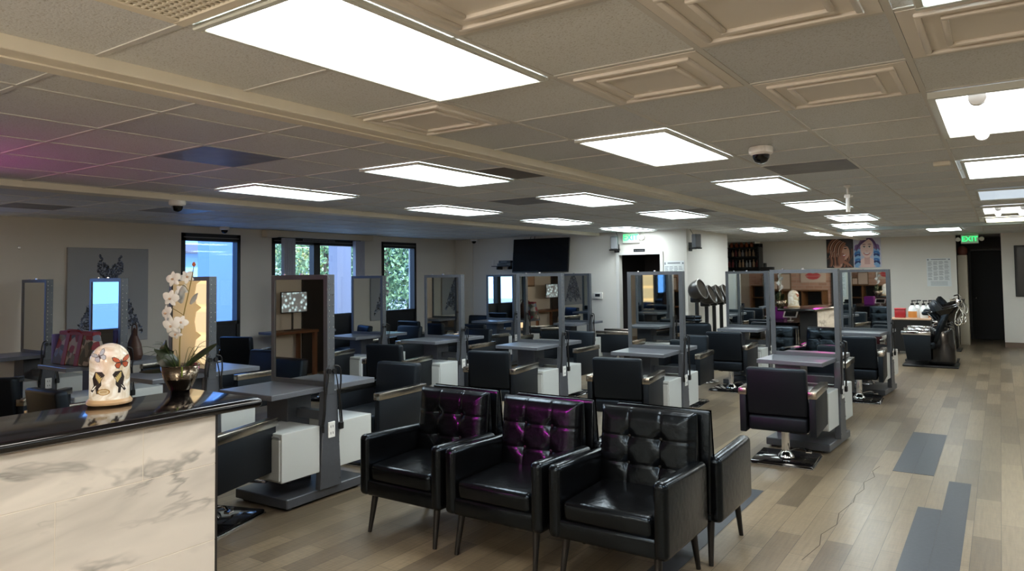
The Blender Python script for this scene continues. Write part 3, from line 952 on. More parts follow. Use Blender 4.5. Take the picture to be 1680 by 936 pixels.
# staff desk and shelves behind the counter (seen in the mirrors)
t = thing('staff_desk', 'black staff desk behind the reception counter', 'desk', (-4.55, -.1, 0))
BX((-.62, -1.2, .72), (.62, 1.5, .76), .004, 1).build('desk_top', pmat('desk_black', 18, 16, 17, .25), t)
BX((-.60, 1.4, 0), (.62, 1.46, .72)).build('desk_front', pmat('desk_black', 18, 16, 17, .25), t)
BX((-.6, -1.15, 0), (-.55, 1.4, .72)).build('desk_side', pmat('desk_black', 18, 16, 17, .25), t)
t = thing('tablet_stand', 'white tablet tilted on a stand on the staff desk', 'tablet', (-4.2, .95, .76), R(175))
MB().box((-.05, -.05, 0), (.05, .05, .012), .004, 1).cyl((0, 0, .01), (0, .03, .09), .012).build('stand', M['plastic_white'], t)
a_ = MB().box((-.13, -.005, -.09), (.13, .005, .09), .004, 1).build('tablet_body', M['plastic_white'], t); a_.location = (0, .02, .13); a_.rotation_euler = (R(-50), 0, 0)
b_ = MB().box((-.105, -.0062, -.07), (.105, -.005, .07)).build('screen', M['screen'], a_)
tag(BX((-4.75, .3, .762), (-4.5, .5, 1.0), .01, 1).build('purple_box', pmat('purple_card', 120, 10, 120, .5)), 'purple box on the staff desk', 'box')
t = thing('cubby_shelf', 'wooden cubby shelf with dark compartments against the brick wall', 'shelf', (-6.02, -3.08, 0))
sh = MB()
for x in (-1.2, -.72, -.24, .24, .72, 1.2):
    sh.box((x - .014, -.2, 0), (x + .014, .2, 1.25))
for z in (.02, .42, .84, 1.25):
    sh.box((-1.214, -.2, z - .012), (1.214, .2, z + .014))
sh.build('shelf_frame', pmat('oak_shelf', 112, 78, 48, .5), t)
BX((-1.2, -.205, 0), (1.2, -.195, 1.25)).build('back_panel', M['near_black'] if 'near_black' in M else M['black'], t)
for k, (x, w_, h_, lb) in enumerate([(-6.75, .3, .36, 'certificate'), (-6.3, .28, .3, 'licence'), (-5.8, .34, .42, 'butterfly print'), (-6.05, .2, .24, 'price list')]):
    f = thing('picture_frame', 'framed %s standing on the cubby shelf' % lb, 'picture', (x, -3.1, 1.264))
    BX((-w_ / 2, -.012, 0), (w_ / 2, .012, h_), .004, 1).build('frame', pmat('frame_wood', 120, 96, 72, .5), f)
    BX((-w_ / 2 + .025, .0125, .025), (w_ / 2 - .025, .014, h_ - .025)).build('print', pmat('cream_print', 224, 208, 196, .6), f)
t = thing('lips_picture', 'pink lips picture hung on the brick wall', 'picture', (-5.15, YR + .02, 1.62))
BX((-.3, -.01, -.17), (.3, .01, .17)).build('canvas', pmat('cream_print', 224, 208, 196, .6), t)
layered('lips', [([(x, .012, z) for x, z in [(-.2, 0), (-.1, .07), (0, .045), (.1, .07), (.2, 0), (.1, -.015), (-.1, -.015)]], 0), ([(x, .012, z) for x, z in [(-.19, -.02), (.19, -.02), (.1, -.09), (0, -.105), (-.1, -.09)]], 0)], [pmat('lip_pink', 208, 90, 96, .5)], t)
t = thing('portrait_canvas', 'tall black and white portrait of a woman beside the brick wall', 'picture', (-4.30, YR + .024, 1.5))
BX((-.42, -.02, -.75), (.42, .02, .75)).build('canvas', pmat('grey_canvas', 60, 62, 64, .6), t)
ly = [([(x, .022, z) for x, z in ell(.02, -.2, .2, .3)], 0)]
for k in range(10):
    ly.append(([(x, .0225 + k * .0002, z) for x, z in stroke([(-.36 + .07 * k, .65 - .02 * k), (-.4 + .05 * k, .1), (-.3 + .03 * k, -.6 + .04 * k)], .05)], 1 if k % 2 else 2))
layered('portrait', ly, [pmat('skin_grey', 196, 196, 196), pmat('hair_grey', 126, 126, 128), pmat('hair_dark', 30, 30, 32)], t)
tag(BX((XL + .003, -2.1, .0), (XL + .04, -1.25, 2.05), .004, 1).build('closet_door', pmat('dark_door', 26, 22, 22, .4)), 'dark door in the window wall behind the counter', 'door')
t = thing('console_table', 'wooden console with papers by the window wall behind the counter', 'table', (-9.7, -.45, 0), R(90))
BX((-.7, -.25, .78), (.7, .25, .82), .004, 1).build('top', pmat('console_wood', 110, 72, 48, .45), t)
for x in (-.65, .65):
    for y in (-.2, .2):
        BX((x - .03, y - .03, 0), (x + .03, y + .03, .78)).build('leg', pmat('console_wood', 110, 72, 48, .45), t)
t = thing('small_framed_print', 'small framed print on the window wall behind the counter', 'picture', (XL + .016, -.22, 1.68), R(-90))
BX((-.2, -.012, -.26), (.2, .012, .26), .004, 1).build('frame', pmat('frame_wood', 120, 96, 72, .5), t)
BX((-.16, .0125, -.22), (.16, .014, .22)).build('print', pmat('tan_print', 176, 150, 128, .6), t)
t = thing('desktop_monitor', 'monitor with bright pattern standing on the wooden console', 'monitor', (-9.72, -.8, .82), R(-90))
MB().box((-.12, -.08, 0), (.12, .08, .012), .004, 1).cyl((0, 0, .01), (0, 0, .35), .018).build('stand', M['plastic_black'], t)
mo = BX((-.29, .02, .3), (.29, .05, .66), .006, 1).build('monitor_body', M['plastic_black'], t)
m_, nt, bb = new_mat('monitor_picture')
vo = N(nt, 'ShaderNodeTexVoronoi'); vo.inputs['Scale'].default_value = 14
tcx = N(nt, 'ShaderNodeTexCoord'); nt.links.new(tcx.outputs['Object'], vo.inputs['Vector'])
crx = N(nt, 'ShaderNodeValToRGB'); crx.color_ramp.elements[0].position = .1; crx.color_ramp.elements[0].color = rgb(210, 240, 245); crx.color_ramp.elements[1].position = .5; crx.color_ramp.elements[1].color = rgb(20, 34, 44)
nt.links.new(vo.outputs['Distance'], crx.inputs['Fac']); nt.links.new(crx.outputs['Color'], bb.inputs['Emission Color']); bb.inputs['Emission Strength'].default_value = 1.0
BX((-.275, .05, .315), (.275, .053, .645)).build('screen', m_, mo)
# warm lamp on the window-wall side (seen in the mirror behind the orchid)
t = thing('paper_floor_lamp', 'tall cream tiered fabric floor lamp glowing warm', 'floor lamp', (-9.45, 1.35, 0))
MB().lathe([(0, 0), (.16, 0), (.16, .02), (.03, .04), (.02, .5), (0, .5)]).build('base', M['plastic_black'], t)
for k in range(4):
    z = .5 + k * .4
    MB().lathe([(.24, z), (.31, z + .06), (.33, z + .2), (.31, z + .34), (.24, z + .4)], seg=24).build('shade', pmat('warm_shade', 250, 226, 180, .7, emit=(1, .72, .4, 1), estr=.9), t)
# magenta stage lamps behind the counter
def stage_lamp(label, x, y, z, aim, hang):
    t = thing('stage_lamp', label, 'spot lamp', (x, y, z))
    d = (Vector(aim) - Vector((x, y, z))).normalized()
    q = d.to_track_quat('Z', 'Y').to_matrix().to_4x4()
    MB().lathe([(0, -.2), (.05, -.2), (.09, -.12), (.1, .0), (.105, .0), (.095, -.13), (.05, -.215), (0, -.215)], seg=24, M=q).build('lamp_can', M['plastic_black'], t)
    MB().lathe([(0, -.02), (.098, -.02)], seg=24, M=q).build('lamp_lens', pmat('magenta_lens', 255, 40, 190, .3, emit=(1, .02, .5, 1), estr=1.5), t)
    m = MB()
    if hang: m.cyl((0, 0, .13), (0, 0, CZ - z), .012).tube([(-.12, 0, 0), (-.12, 0, .13), (.12, 0, .13), (.12, 0, 0)], .008)
    else: m.cyl((0, 0, -.13), (0, 0, -z), .014).tube([(-.12, 0, 0), (-.12, 0, -.13), (.12, 0, -.13), (.12, 0, 0)], .008).cyl((0, 0, -z), (0, 0, -z + .02), .15)
    m.build('bracket', M['plastic_black'], t)
    return Vector((x, y, z)) + d * .03
LAMPS = [(stage_lamp('magenta stage lamp hung from the ceiling behind the counter', -4.2, -1.0, 2.15, (-2.7, 3.95, .78), True), (-2.72, 3.95, .78), 280, 14),
         (stage_lamp('magenta stage lamp on a stand pointing at the ceiling', -5.75, 1.0, 1.85, (-5.2, 1.8, 2.5), False), (-5.2, 1.8, 2.5), 14, 110)]

# butterfly dome
DC = Vector((-3.80, 1.87, 1.072))
th0 = math.atan2(-DC.y, -DC.x)
t = thing('butterfly_dome', 'cream dome lamp printed with butterflies on the black counter top', 'dome lamp', DC)
rd = .092
MB().lathe([(0, 0), (.095, 0), (.104, .006), (.106, .016), (.1, .024), (.096, .03), (0, .03)], seg=40).build('wooden_base', pmat('cream_base', 214, 180, 140, .35), t)
m_, nt, bb = new_mat('milky_swirled_glass')
nn = N(nt, 'ShaderNodeTexNoise'); nn.inputs['Scale'].default_value = 9; nn.inputs['Distortion'].default_value = 2.2; nn.inputs['Detail'].default_value = 5
tc = N(nt, 'ShaderNodeTexCoord'); nt.links.new(tc.outputs['Object'], nn.inputs['Vector'])
cr = N(nt, 'ShaderNodeValToRGB'); cr.color_ramp.elements[0].position = .35; cr.color_ramp.elements[0].color = rgb(204, 186, 156); cr.color_ramp.elements[1].position = .65; cr.color_ramp.elements[1].color = rgb(244, 240, 230)
nt.links.new(nn.outputs['Fac'], cr.inputs['Fac']); nt.links.new(cr.outputs['Color'], bb.inputs['Base Color']); nt.links.new(cr.outputs['Color'], bb.inputs['Emission Color'])
bb.inputs['Emission Strength'].default_value = .22; bb.inputs['Roughness'].default_value = .15
prof = [(.0, .03), (rd, .03), (rd, .215)]
for k in range(1, 11):
    a = k / 10 * PI / 2
    prof.append((rd * math.cos(a), .215 + rd * 1.02 * math.sin(a)))
prof[-1] = (0, prof[-1][1])
MB().lathe(prof, seg=48).build('glass_dome', m_, t)
def on_dome(px_, z, lift):
    """point on the dome at sideways offset px_ (m, seen from the front) and height z"""
    r = rd if z < .215 else math.sqrt(max(1e-5, rd ** 2 - ((z - .215) / 1.02) ** 2))
    x = max(-.995, min(.995, px_ / r))
    a = th0 + math.asin(x)
    return ((r + lift) * math.cos(a), (r + lift) * math.sin(a), z)
def butterfly(name, cx, cz, s, rot, wings, spots, mats, stretch=1.0):
    L = []
    def tr(p, lift):
        x, z = p[0] * s * stretch, p[1] * s
        return on_dome(cx + x * math.cos(rot) - z * math.sin(rot), cz + x * math.sin(rot) + z * math.cos(rot), lift)
    def fine(poly):
        out = []
        for (a, b_) in zip(poly, poly[1:] + poly[:1]):
            for k in range(4):
                out.append((a[0] + (b_[0] - a[0]) * k / 4, a[1] + (b_[1] - a[1]) * k / 4))
        c = (sum(p[0] for p in poly) / len(poly), sum(p[1] for p in poly) / len(poly))
        return c, out
    for lst, lift, in ((wings, .0012), (spots, .002)):
        for poly, mi in lst:
            c, o_ = fine(poly)
            for a, b_ in zip(o_, o_[1:] + o_[:1]):
                L.append(([tr(c, lift), tr(a, lift), tr(b_, lift)], mi))
    return layered(name, L, mats, t)
def mir(ps): return [(-x, z) for x, z in ps]
up_w = [(0.05, .02), (.25, .42), (.7, .75), (1, .72), (.92, .3), (.6, .0), (.1, -.05)]
lo_w = [(0.05, -.05), (.55, -.02), (.78, -.3), (.62, -.72), (.3, -.82), (.08, -.4)]
def inset(ps, k):
    c = (sum(p[0] for p in ps) / len(ps), sum(p[1] for p in ps) / len(ps))
    return [(c[0] + (p[0] - c[0]) * k, c[1] + (p[1] - c[1]) * k) for p in ps]
body = [(-.05, .3), (.05, .3), (.06, -.35), (0, -.5), (-.06, -.35)]
mk = [pmat('wing_dark', 40, 30, 26), pmat('wing_orange', 196, 92, 52), pmat('wing_white', 188, 200, 204), pmat('wing_yellow', 206, 184, 120)]
butterfly('butterfly_print', .050, .218, .040, R(6), [(up_w, 0), (mir(up_w), 0), (lo_w, 0), (mir(lo_w), 0), (body, 0)], [(inset(q, .8), 1) for q in (up_w, mir(up_w), lo_w, mir(lo_w))], mk)
butterfly('butterfly_print', -.046, .252, .034, R(24), [(up_w, 0), (mir(up_w), 0), (lo_w, 0), (mir(lo_w), 0), (body, 0)], [(inset(q, .86), 2) for q in (up_w, mir(up_w), lo_w, mir(lo_w))], mk)
tail = [(0, .9), (.5, .95), (.75, .7), (.55, .2), (.62, -.2), (.45, -.5), (.55, -.95), (.36, -.98), (.22, -.5), (.05, -.9), (-.1, -.8), (.06, -.3), (-.12, .3)]
bars = [[(.05 + .1 * k, .8 - .1 * k), (.16 + .1 * k, .82 - .08 * k), (.22 + .07 * k, .4 - .1 * k), (.12 + .07 * k, .36 - .1 * k)] for k in range(5)]
butterfly('butterfly_print', -.07, .122, .058, R(-8), [(tail, 0)], [(b_, 3) for b_ in bars], mk)
butterfly('butterfly_print', .06, .122, .058, R(8), [(mir(tail), 0)], [(mir(b_), 3) for b_ in bars], mk)
em = [on_dome(x, z, .0016) for x, z in ell(-.026, .072, .028, .016)]
em2 = [on_dome(x, z, .0022) for x, z in ell(-.026, .072, .023, .012)]
em3 = [[on_dome(-.026 + dx, .072 + dz, .003) for dx, dz in ((-.014, q - .001), (.014, q - .001), (.014, q + .001), (-.014, q + .001))] for q in (.004, 0, -.004)]
layered('oval_emblem', [(em, 0), (em2, 1)] + [(e, 0) for e in em3], [pmat('gold_line', 176, 132, 60, .3), pmat('emblem_cream', 232, 216, 176, .4)], t)

# orchid
VC = Vector((-3.88, 2.30, 1.072))
t = thing('potted_orchid', 'white orchid in ribbed bronze bowl on the black counter top', 'potted plant', VC)
pr_ = [(0, 0), (.05, 0), (.056, .006)]
for k in range(0, 23):
    z = .008 + k * .006
    r = .054 + .048 * math.sin(min(1, z / .15) * PI / 2)
    pr_ += [(r, z), (r + .0022, z + .003)]
pr_ += [(.104, .146), (.1, .146), (.092, .12), (0, .12)]
MB().lathe(pr_, seg=40).build('ribbed_bowl', pmat('bronze_silver', 150, 136, 120, .2, metal=1.0), t)
MB().lathe([(0, .122), (.094, .122), (.06, .133), (0, .138)], seg=20).build('moss', pmat('dark_moss', 40, 42, 26, .9), t)
E1 = Vector((.825, .565, 0)); E3 = Vector((0, 0, 1)); E2 = Vector((.565, -.825, 0))   # across, up, towards
def lp(s, z, d=0.0): return E1 * s + E3 * z + E2 * d
S_ = .0035
def pxl(x, y, d=0.0): return lp((x - 298) * S_, (642 - y) * S_, d)
stem = MB().tube([pxl(297, 605), pxl(297, 560), pxl(303, 518), pxl(311, 482), pxl(317, 452), pxl(319, 440)], lambda u: .0042 * (1 - .5 * u), 8)
stem.tube([pxl(311, 482), pxl(304, 472), pxl(296, 470, .02)], .0022, 6).tube([pxl(303, 520), pxl(294, 512, .02), pxl(288, 508, .03)], .0022, 6).tube([pxl(299, 548), pxl(292, 545, .02)], .0022, 6)
stem.build('flower_stem', pmat('stem_olive', 128, 116, 58, .5), t)
MB().lathe([(0, -.014), (.008, -.008), (.0105, 0), (.007, .01), (0, .016)], seg=14, M=Matrix.Translation(pxl(319, 437))).build('orange_bud', pmat('bud_orange', 206, 108, 66, .5), t)
def leaf(p0, p1, p2, w, name='leaf', m_='leaf_dark', droop=None):
    a, b_, c = Vector(p0), Vector(p1), Vector(p2)
    def fn(u, v):
        p = (1 - u) ** 2 * a + 2 * u * (1 - u) * b_ + u * u * c
        tg = (2 * (1 - u) * (b_ - a) + 2 * u * (c - b_)).normalized()
        sd = tg.cross(Vector((0.3, -.5, .8))).normalized()
        ww = w * (math.sin(PI * (u * .93 + .05)) ** .7)
        q = (v - .5)
        return p + sd * ww * q + tg.cross(sd) * (abs(q) * ww * .35)
    return MB().sheet(fn, 12, 4).build(name, M[m_], t, ang=80)
pmat('leaf_dark', 34, 44, 24, .38); pmat('leaf_mid', 62, 78, 36, .45); pmat('leaf_grey', 176, 176, 172, .6); pmat('petal', 240, 236, 232, .6)
leaf(pxl(290, 606), pxl(266, 585, .02), pxl(281, 558, .05), .095)
leaf(pxl(296, 606), pxl(292, 580, .05), pxl(268, 572, .09), .085)
leaf(pxl(302, 606), pxl(330, 576, -.02), pxl(352, 568, -.05), .06)
leaf(pxl(296, 606), pxl(268, 606, .05), pxl(234, 610, .02), .04)
leaf(pxl(313, 502), pxl(318, 488), pxl(326, 484), .05, 'leaf', 'leaf_grey')
leaf(pxl(300, 500), pxl(292, 486), pxl(302, 470), .05, 'leaf', 'leaf_grey')
gb = MB()
for k in range(26):
    a = random.uniform(0, 2 * PI); r = random.uniform(.1, .24); h = random.uniform(.0, .16)
    o0 = Vector((.03 * math.cos(a), .03 * math.sin(a), .12)); o2 = Vector((r * math.cos(a), r * math.sin(a), .12 + h)); o1 = (o0 + o2) / 2 + Vector((0, 0, .06))
    gb.tube([o0, o1, o2], lambda u: .0026 * (1 - .85 * u), 5, 3)
gb.build('grass_blades', M['leaf_mid'], t)
MB().box((-.006, -.001, 0), (.006, .001, .055)).build('plant_tag', pmat('lime_tag', 120, 140, 60, .6), t).matrix_local = Matrix.Translation(pxl(314, 616, .1))
def flower(c, s, tilt, roll):
    f = MB()
    nrm = (E2 + E1 * tilt[0] + E3 * tilt[1]).normalized()
    ux = nrm.cross(E3).normalized() * -1; uz = ux.cross(nrm).normalized() * 1
    if uz.z < 0: uz = -uz
    for k, (a, ln, w) in enumerate([(90, 1, .62), (20, 1.05, .95), (160, 1.05, .95), (232, .95, .6), (308, .95, .6)]):
        a = R(a) + roll
        d = ux * math.cos(a) + uz * math.sin(a); sd = nrm.cross(d)
        def fn(u, v, d=d, sd=sd, ln=ln, w=w, k=k):
            ww = w * s * (math.sin(PI * min(1, u * .86 + .1)) ** .6)
            return c + d * (u * ln * s) + sd * ((v - .5) * ww) + nrm * (.12 * s * math.sin(u * PI) - .25 * s * (v - .5) ** 2 + (.03 * s if k in (1, 2) else 0))
        f.sheet(fn, 7, 5)
    o = f.build('orchid_flower', M['petal'], t, ang=80)
    g_ = MB().lathe([(0, -.004), (.006, 0), (.007, .006), (.004, .012), (0, .014)], seg=10, M=Matrix.Translation(c + nrm * .008) @ Vector((0, 0, 1)).rotation_difference(nrm).to_matrix().to_4x4())
    g_.build('flower_lip', pmat('lip_beige', 206, 170, 140, .6), o)
for (x, y, d, s, tl, rl) in [(290, 461, .03, .042, (-.2, .1), .2), (308, 458, .0, .036, (.5, .2), .5), (287, 492, .04, .044, (-.1, -.1), -.2), (297, 480, -.02, .034, (.3, .1), .8), (280, 516, .03, .042, (-.6, 0), .3), (290, 536, .05, .046, (-.1, -.2), 0), (302, 531, .03, .036, (.5, 0), -.4), (293, 549, .02, .034, (.1, -.5), .6)]:
    flower(pxl(x, y, d), s * 1.12, tl, rl)

# ------------------------------------------------------ inlaid floor patches
def patch(name, rects, label):
    m = MB()
    for x0, y0, x1, y1 in rects:
        m.box((x0 + .0006, y0, .0), (x1 - .0006, y1, .0022))
    tag(m.build(name, M['slate']), label, 'floor patch')
patch('charcoal_floor_patch', [(-.820, 6.90, -.667, 8.665), (-.667, 6.90, -.515, 8.665)], 'charcoal rectangular plank patch in the wood floor, farther one in the walkway')
patch('charcoal_floor_patch', [(-.552, 4.12, -.402, 5.95), (-.402, 4.12, -.25, 6.79)], 'charcoal stepped plank patch in the wood floor, near one in the walkway')
patch('charcoal_floor_patch', [(-1.735, 3.85, -1.585, 5.75)], 'narrow charcoal plank strip under the armchair turned away')
cr_ = MB()
def crack(pts):
    for (ax, ay), (bx_, by) in zip(pts, pts[1:]):
        d = Vector((bx_ - ax, by - ay, 0)); n_ = Vector((-d.y, d.x, 0)).normalized() * .0022
        cr_.poly([(ax - n_.x, ay - n_.y, .0012), (bx_ - n_.x, by - n_.y, .0012), (bx_ + n_.x, by + n_.y, .0012), (ax + n_.x, ay + n_.y, .0012)])
crack([(-.93, 7.0), (-.96, 6.8), (-.92, 6.62), (-.97, 6.4), (-.94, 6.2), (-.97, 6.0), (-.955, 5.8)])
crack([(-.96, 5.8), (-1.0, 5.5), (-.97, 5.25), (-1.02, 5.0), (-.99, 4.8), (-1.03, 4.5)])
o = cr_.build('floor_crack', pmat('crack', 70, 60, 50, .7), None, False); o['kind'] = 'structure'

# --------------------------------------------------------- things on the walls
W = YF - .002
t = thing('television', 'large black television hanging tilted high on the back wall', 'television', (-7.67, W - .14, 2.11), R(3))
tv = MB().box((-.645, -.02, -.345), (.645, .02, .345), .006, 2).build('tv_body', M['plastic_black'], t); tv.rotation_euler = (R(-7), 0, R(0))
MB().box((-.632, -.0212, -.325), (.632, -.02, .333)).build('screen', M['screen'], tv)
MB().box((-.2, .02, -.12), (.2, .135, .12), .005, 1).build('wall_mount', M['plastic_black'], t)
MB().tube([(-.28, .06, .3), (-.25, .1, .44), (-.18, .1, .4), (-.2, .06, .3)], .006).build('cable', M['cord'], t)
t = thing('media_shelf', 'small dark wall shelf beside the television', 'shelf', (-8.58, W, 1.90))
BX((-.24, -.26, 0), (.24, 0, .014), .003, 1).build('shelf_board', M['plastic_black'], t)
MB().box((-.15, -.2, -.06), (-.13, 0, 0)).box((.13, -.2, -.06), (.15, 0, 0)).build('bracket', M['plastic_black'], t)
t = thing('media_player', 'silver media player lower in the stack on the wall shelf', 'media player', (-8.52, W - .13, 1.916))
BX((-.17, -.1, 0), (.17, .1, .05), .004, 1).build('case', M['plastic_grey'], t)
BX((-.12, -.1015, .015), (.08, -.1, .035)).build('display', M['plastic_black'], t)
t = thing('media_player', 'black media player on top of the silver one on the wall shelf', 'media player', (-8.5, W - .13, 1.968))
BX((-.15, -.1, 0), (.15, .1, .055), .004, 1).build('case', M['plastic_black'], t)
BX((-.1, -.1015, .012), (.06, -.1, .04)).build('display', M['plastic_grey'], t)
def speaker(x, y, z, rz, label):
    t = thing('wall_speaker', label, 'speaker', (x, y, z), R(rz))
    b_ = MB().box((-.065, -.24, -.12), (.065, -.13, .12), .012, 2).build('cabinet', M['plastic_grey'], t)
    BX((-.055, -.244, -.11), (.055, -.238, .11), .004, 1).build('grille', pmat('speaker_grille', 132, 134, 138, .8), b_)
    MB().box((-.05, -.02, -.18), (.05, 0, -.02), .004, 1).cyl((0, -.01, -.13), (0, -.18, -.13), .02).box((-.1, -.22, -.145), (.1, -.15, -.12), .005, 1).build('bracket', M['plastic_black'], t)
    MB().tube([(0, -.03, -.1), (.04, -.06, .1), (-.05, -.02, .28)], .004).build('cable', M['cord'], t)
speaker(-6.03, W, 2.30, 12, 'grey speaker on a black wall bracket beside the green exit sign')
speaker(-4.648, 12.5, 2.29, 62, 'grey speaker on a black bracket above the hooded dryers')
def exit_sign(x, y, z, label, arrow=True, heads=False):
    t = thing('exit_sign', label, 'exit sign', (x, y, z))
    BX((-.17, -.05, -.1), (.17, 0, .1), .008, 2).build('housing', M['plastic_white'], t)
    BX((-.155, -.053, -.085), (.155, -.05, .085)).build('face', M['exit_face'], t)
    cu = bpy.data.curves.new('exit_letters', 'FONT')
    cu.body = 'EXIT'; cu.align_x = 'CENTER'; cu.align_y = 'CENTER'; cu.size = .155; cu.extrude = .002; cu.space_character = .98
    tmp = bpy.data.objects.new('tmp_text', cu); COL.objects.link(tmp)
    bpy.context.view_layer.update()
    me = bpy.data.meshes.new_from_object(tmp.evaluated_get(bpy.context.evaluated_depsgraph_get()))
    bpy.data.objects.remove(tmp); bpy.data.curves.remove(cu)
    o = bpy.data.objects.new('exit_letters', me); COL.objects.link(o); o.parent = t
    o.location = (0, -.055, 0); o.rotation_euler = (R(90), 0, 0)
    me.materials.clear(); me.materials.append(M['exit_green'])
    for s in ((-1, 1) if heads else (1,)):
        MB().lathe([(0, -.05), (.035, -.05), (.05, 0), (.046, .012), (0, .016)], seg=18, M=Matrix.Translation((s * .225, -.04, .0)) @ Matrix.Rotation(R(90), 4, 'X')).box((s * .19 - .03, -.03, -.02), (s * .19 + .03, -.01, .02)).build('lamp_head', M['plastic_white'], t)
exit_sign(-5.72, W, 2.39, 'green lit exit sign above the dark doorway beside a speaker')
exit_sign(-.545, YB - .02, 2.40, 'green lit exit sign with two lamp heads over the far corridor', heads=True)
t = thing('door_plaque', 'small black plaque above the dark doorway', 'sign', (-5.57, W, 2.15))
BX((-.115, -.012, -.03), (.115, 0, .03), .003, 1).build('plaque', M['plastic_black'], t)
m = MB().cyl((-.075, -.014, 0), (-.075, -.012, 0), .012)
for i in range(7): m.box((-.045 + i * .02, -.0135, -.008), (-.033 + i * .02, -.012, .008))
m.build('plaque_print', M['plastic_grey'], t)
t = thing('thermostat', 'white wall thermostat with dark display', 'thermostat', (-6.45, W, 1.30))
BX((-.1, -.025, -.065), (.1, 0, .065), .008, 2).build('case', M['plastic_white'], t)
BX((-.055, -.027, -.02), (.05, -.025, .035)).build('display', M['plastic_black'], t)
def notice(x0, x1, z0, z1, y, label):
    t = thing('wall_notice', label, 'notice', ((x0 + x1) / 2, y, (z0 + z1) / 2))
    w_, h = (x1 - x0) / 2, (z1 - z0) / 2
    BX((-w_, -.006, -h), (w_, 0, h)).build('sheet', M['paper'], t)
    m = MB()
    m.box((-w_ * .62, -.0068, h * .88), (w_ * .62, -.006, h * .93))
    m.box((-w_ * .93, -.0068, h * .84), (-w_ * .8, -.006, h * .94)); m.box((w_ * .8, -.0068, h * .86), (w_ * .95, -.006, h * .93))
    for c in range(4):
        xa = -w_ * .9 + c * w_ * .46
        for r_ in range(24):
            z = h * .76 - r_ * h * .056
            if (r_ + c) % 7 == 6: continue
            m.box((xa, -.0066, z - h * .014), (xa + w_ * (.38 - .1 * ((r_ * 3 + c) % 4) / 3), -.006, z + h * .006))
    for r_ in range(4):
        z = -h * .68 - r_ * h * .08
        m.box((-w_ * .7, -.0066, z), (w_ * .7, -.006, z + h * .02))
    m.build('printed_text', M['print'], t)
notice(-5.09, -4.70, 1.06, 1.94, W, 'printed notice sheet on the wall beside the dark doorway')
notice(-1.41, -.93, 1.34, 1.99, YB - .002, 'printed notice sheet on the far wall above the soap bottles')
t = thing('wall_mirror_panel', 'dark glass panel in black frame on the far wall beyond the corridor', 'picture', (.62, YB, 1.67))
BX((-.36, -.04, -.56), (.36, 0, .56), .006, 1).build('frame', M['black'], t)
BX((-.31, -.042, -.51), (.31, -.04, .51)).build('glass', pmat('grey_glass', 58, 60, 62, .12), t)
t = thing('wall_screw', 'small silver screw anchor in the window wall', 'screw', (XL, 3.81, 2.126))
MB().lathe([(0, 0), (.02, 0), (.016, .008), (0, .011)], seg=14, M=Matrix.Rotation(R(90), 4, 'Y')).build('anchor', M['rivet'], t)
tag(MB().tube([(-9.95, YF - .008, 2.5), (-9.52, YF - .008, 2.5)], .006).cyl((-9.5, YF - .008, 0.1), (-9.5, YF - .008, 2.5), .011).build('wall_conduit', M['wall']), 'thin painted conduit down the back wall near the corner', 'conduit')
tag(BX((-8.99, YF - .012, 1.93), (-8.93, YF, 2.05), .003, 1).build('light_switch', M['plastic_white']), 'small white switch plate on the back wall by the shelf', 'switch')

# dress painting on the window wall (plane facing +x)
t = thing('dress_painting', 'large pale canvas painted with a flower-petal dress on the window wall', 'painting', (XL + .003, 4.88, 1.51))
cw, chh = 1.06, 1.27
BX((0, -cw / 2, -chh / 2), (.035, cw / 2, chh / 2), .004, 1).build('canvas', M['canvas'], t)
mats_ = [pmat('petal_slate', 74, 80, 96), pmat('petal_dark', 34, 36, 44), pmat('petal_pale', 150, 156, 168), pmat('petal_blue', 96, 110, 138)]
L = []
def petal(y, z, s):
    a = random.uniform(0, PI); k = random.random()
    mi = 0 if k < .4 else 1 if k < .66 else 2 if k < .84 else 3
    pts = ell(y, z, s, s * random.uniform(.35, .6), 7, 0, a)
    L.append(([(.0355 + random.random() * .004, p[0], p[1]) for p in pts], mi))
for _ in range(1300):      # skirt
    u = random.random() ** .65
    half = .06 + .39 * u ** .75
    q = random.uniform(-1, 1)
    petal(q * half + .01, random.uniform(.0, .02) + .19 - u * .69 + .05 * u * math.cos(q * 9), random.uniform(.014, .032))
for _ in range(520):      # bodice
    y = random.uniform(-.16, .16)
    top = .43 - .075 * math.exp(-(y / .045) ** 2)
    lo = .20 + max(0, abs(y) - .05) * 1.1
    if lo < top:
        petal(y + .01, random.uniform(lo, top), random.uniform(.014, .026))
for s in (-1, 1):         # straps
    for _ in range(50):
        u = random.random()
        petal(s * (.125 + .014 * math.sin(u * 9)) + .01, .42 + .12 * u, random.uniform(.012, .022))
layered('petal_dress', L, mats_, t)

# two hair posters on the far wall
def poster(x0, z0, w_, h, name, label, bg, layers, depth=.03):
    t = thing(name, label, 'poster', (x0, YB, z0))
    BX((0, -depth, 0), (w_, 0, h), .003, 1).build('poster_panel', bg, t)
    out = []; ms = []; mi_of = {}
    for k, (pts, mm) in enumerate(layers):
        if mm.name not in mi_of:
            mi_of[mm.name] = len(ms); ms.append(mm)
        out.append(([(min(max(p[0], 0.0), 1.0) * w_, -depth - .0006 - k * .00012, min(max(p[1], 0.0), 1.0) * h) for p in pts], mi_of[mm.name]))
    layered('portrait_print', out, ms, t)
hb = [pmat('hair_brown', 110, 70, 52), pmat('hair_copper', 168, 110, 84), pmat('hair_umber', 58, 34, 28), pmat('hair_beige', 206, 164, 138)]
sk = pmat('skin_warm', 214, 168, 146); sk2 = pmat('skin_light', 244, 214, 206); lp_ = pmat('lip_red', 180, 70, 76); eye = pmat('eye_dark', 36, 30, 36); wh = pmat('teeth_white', 250, 246, 244)
Lr = []
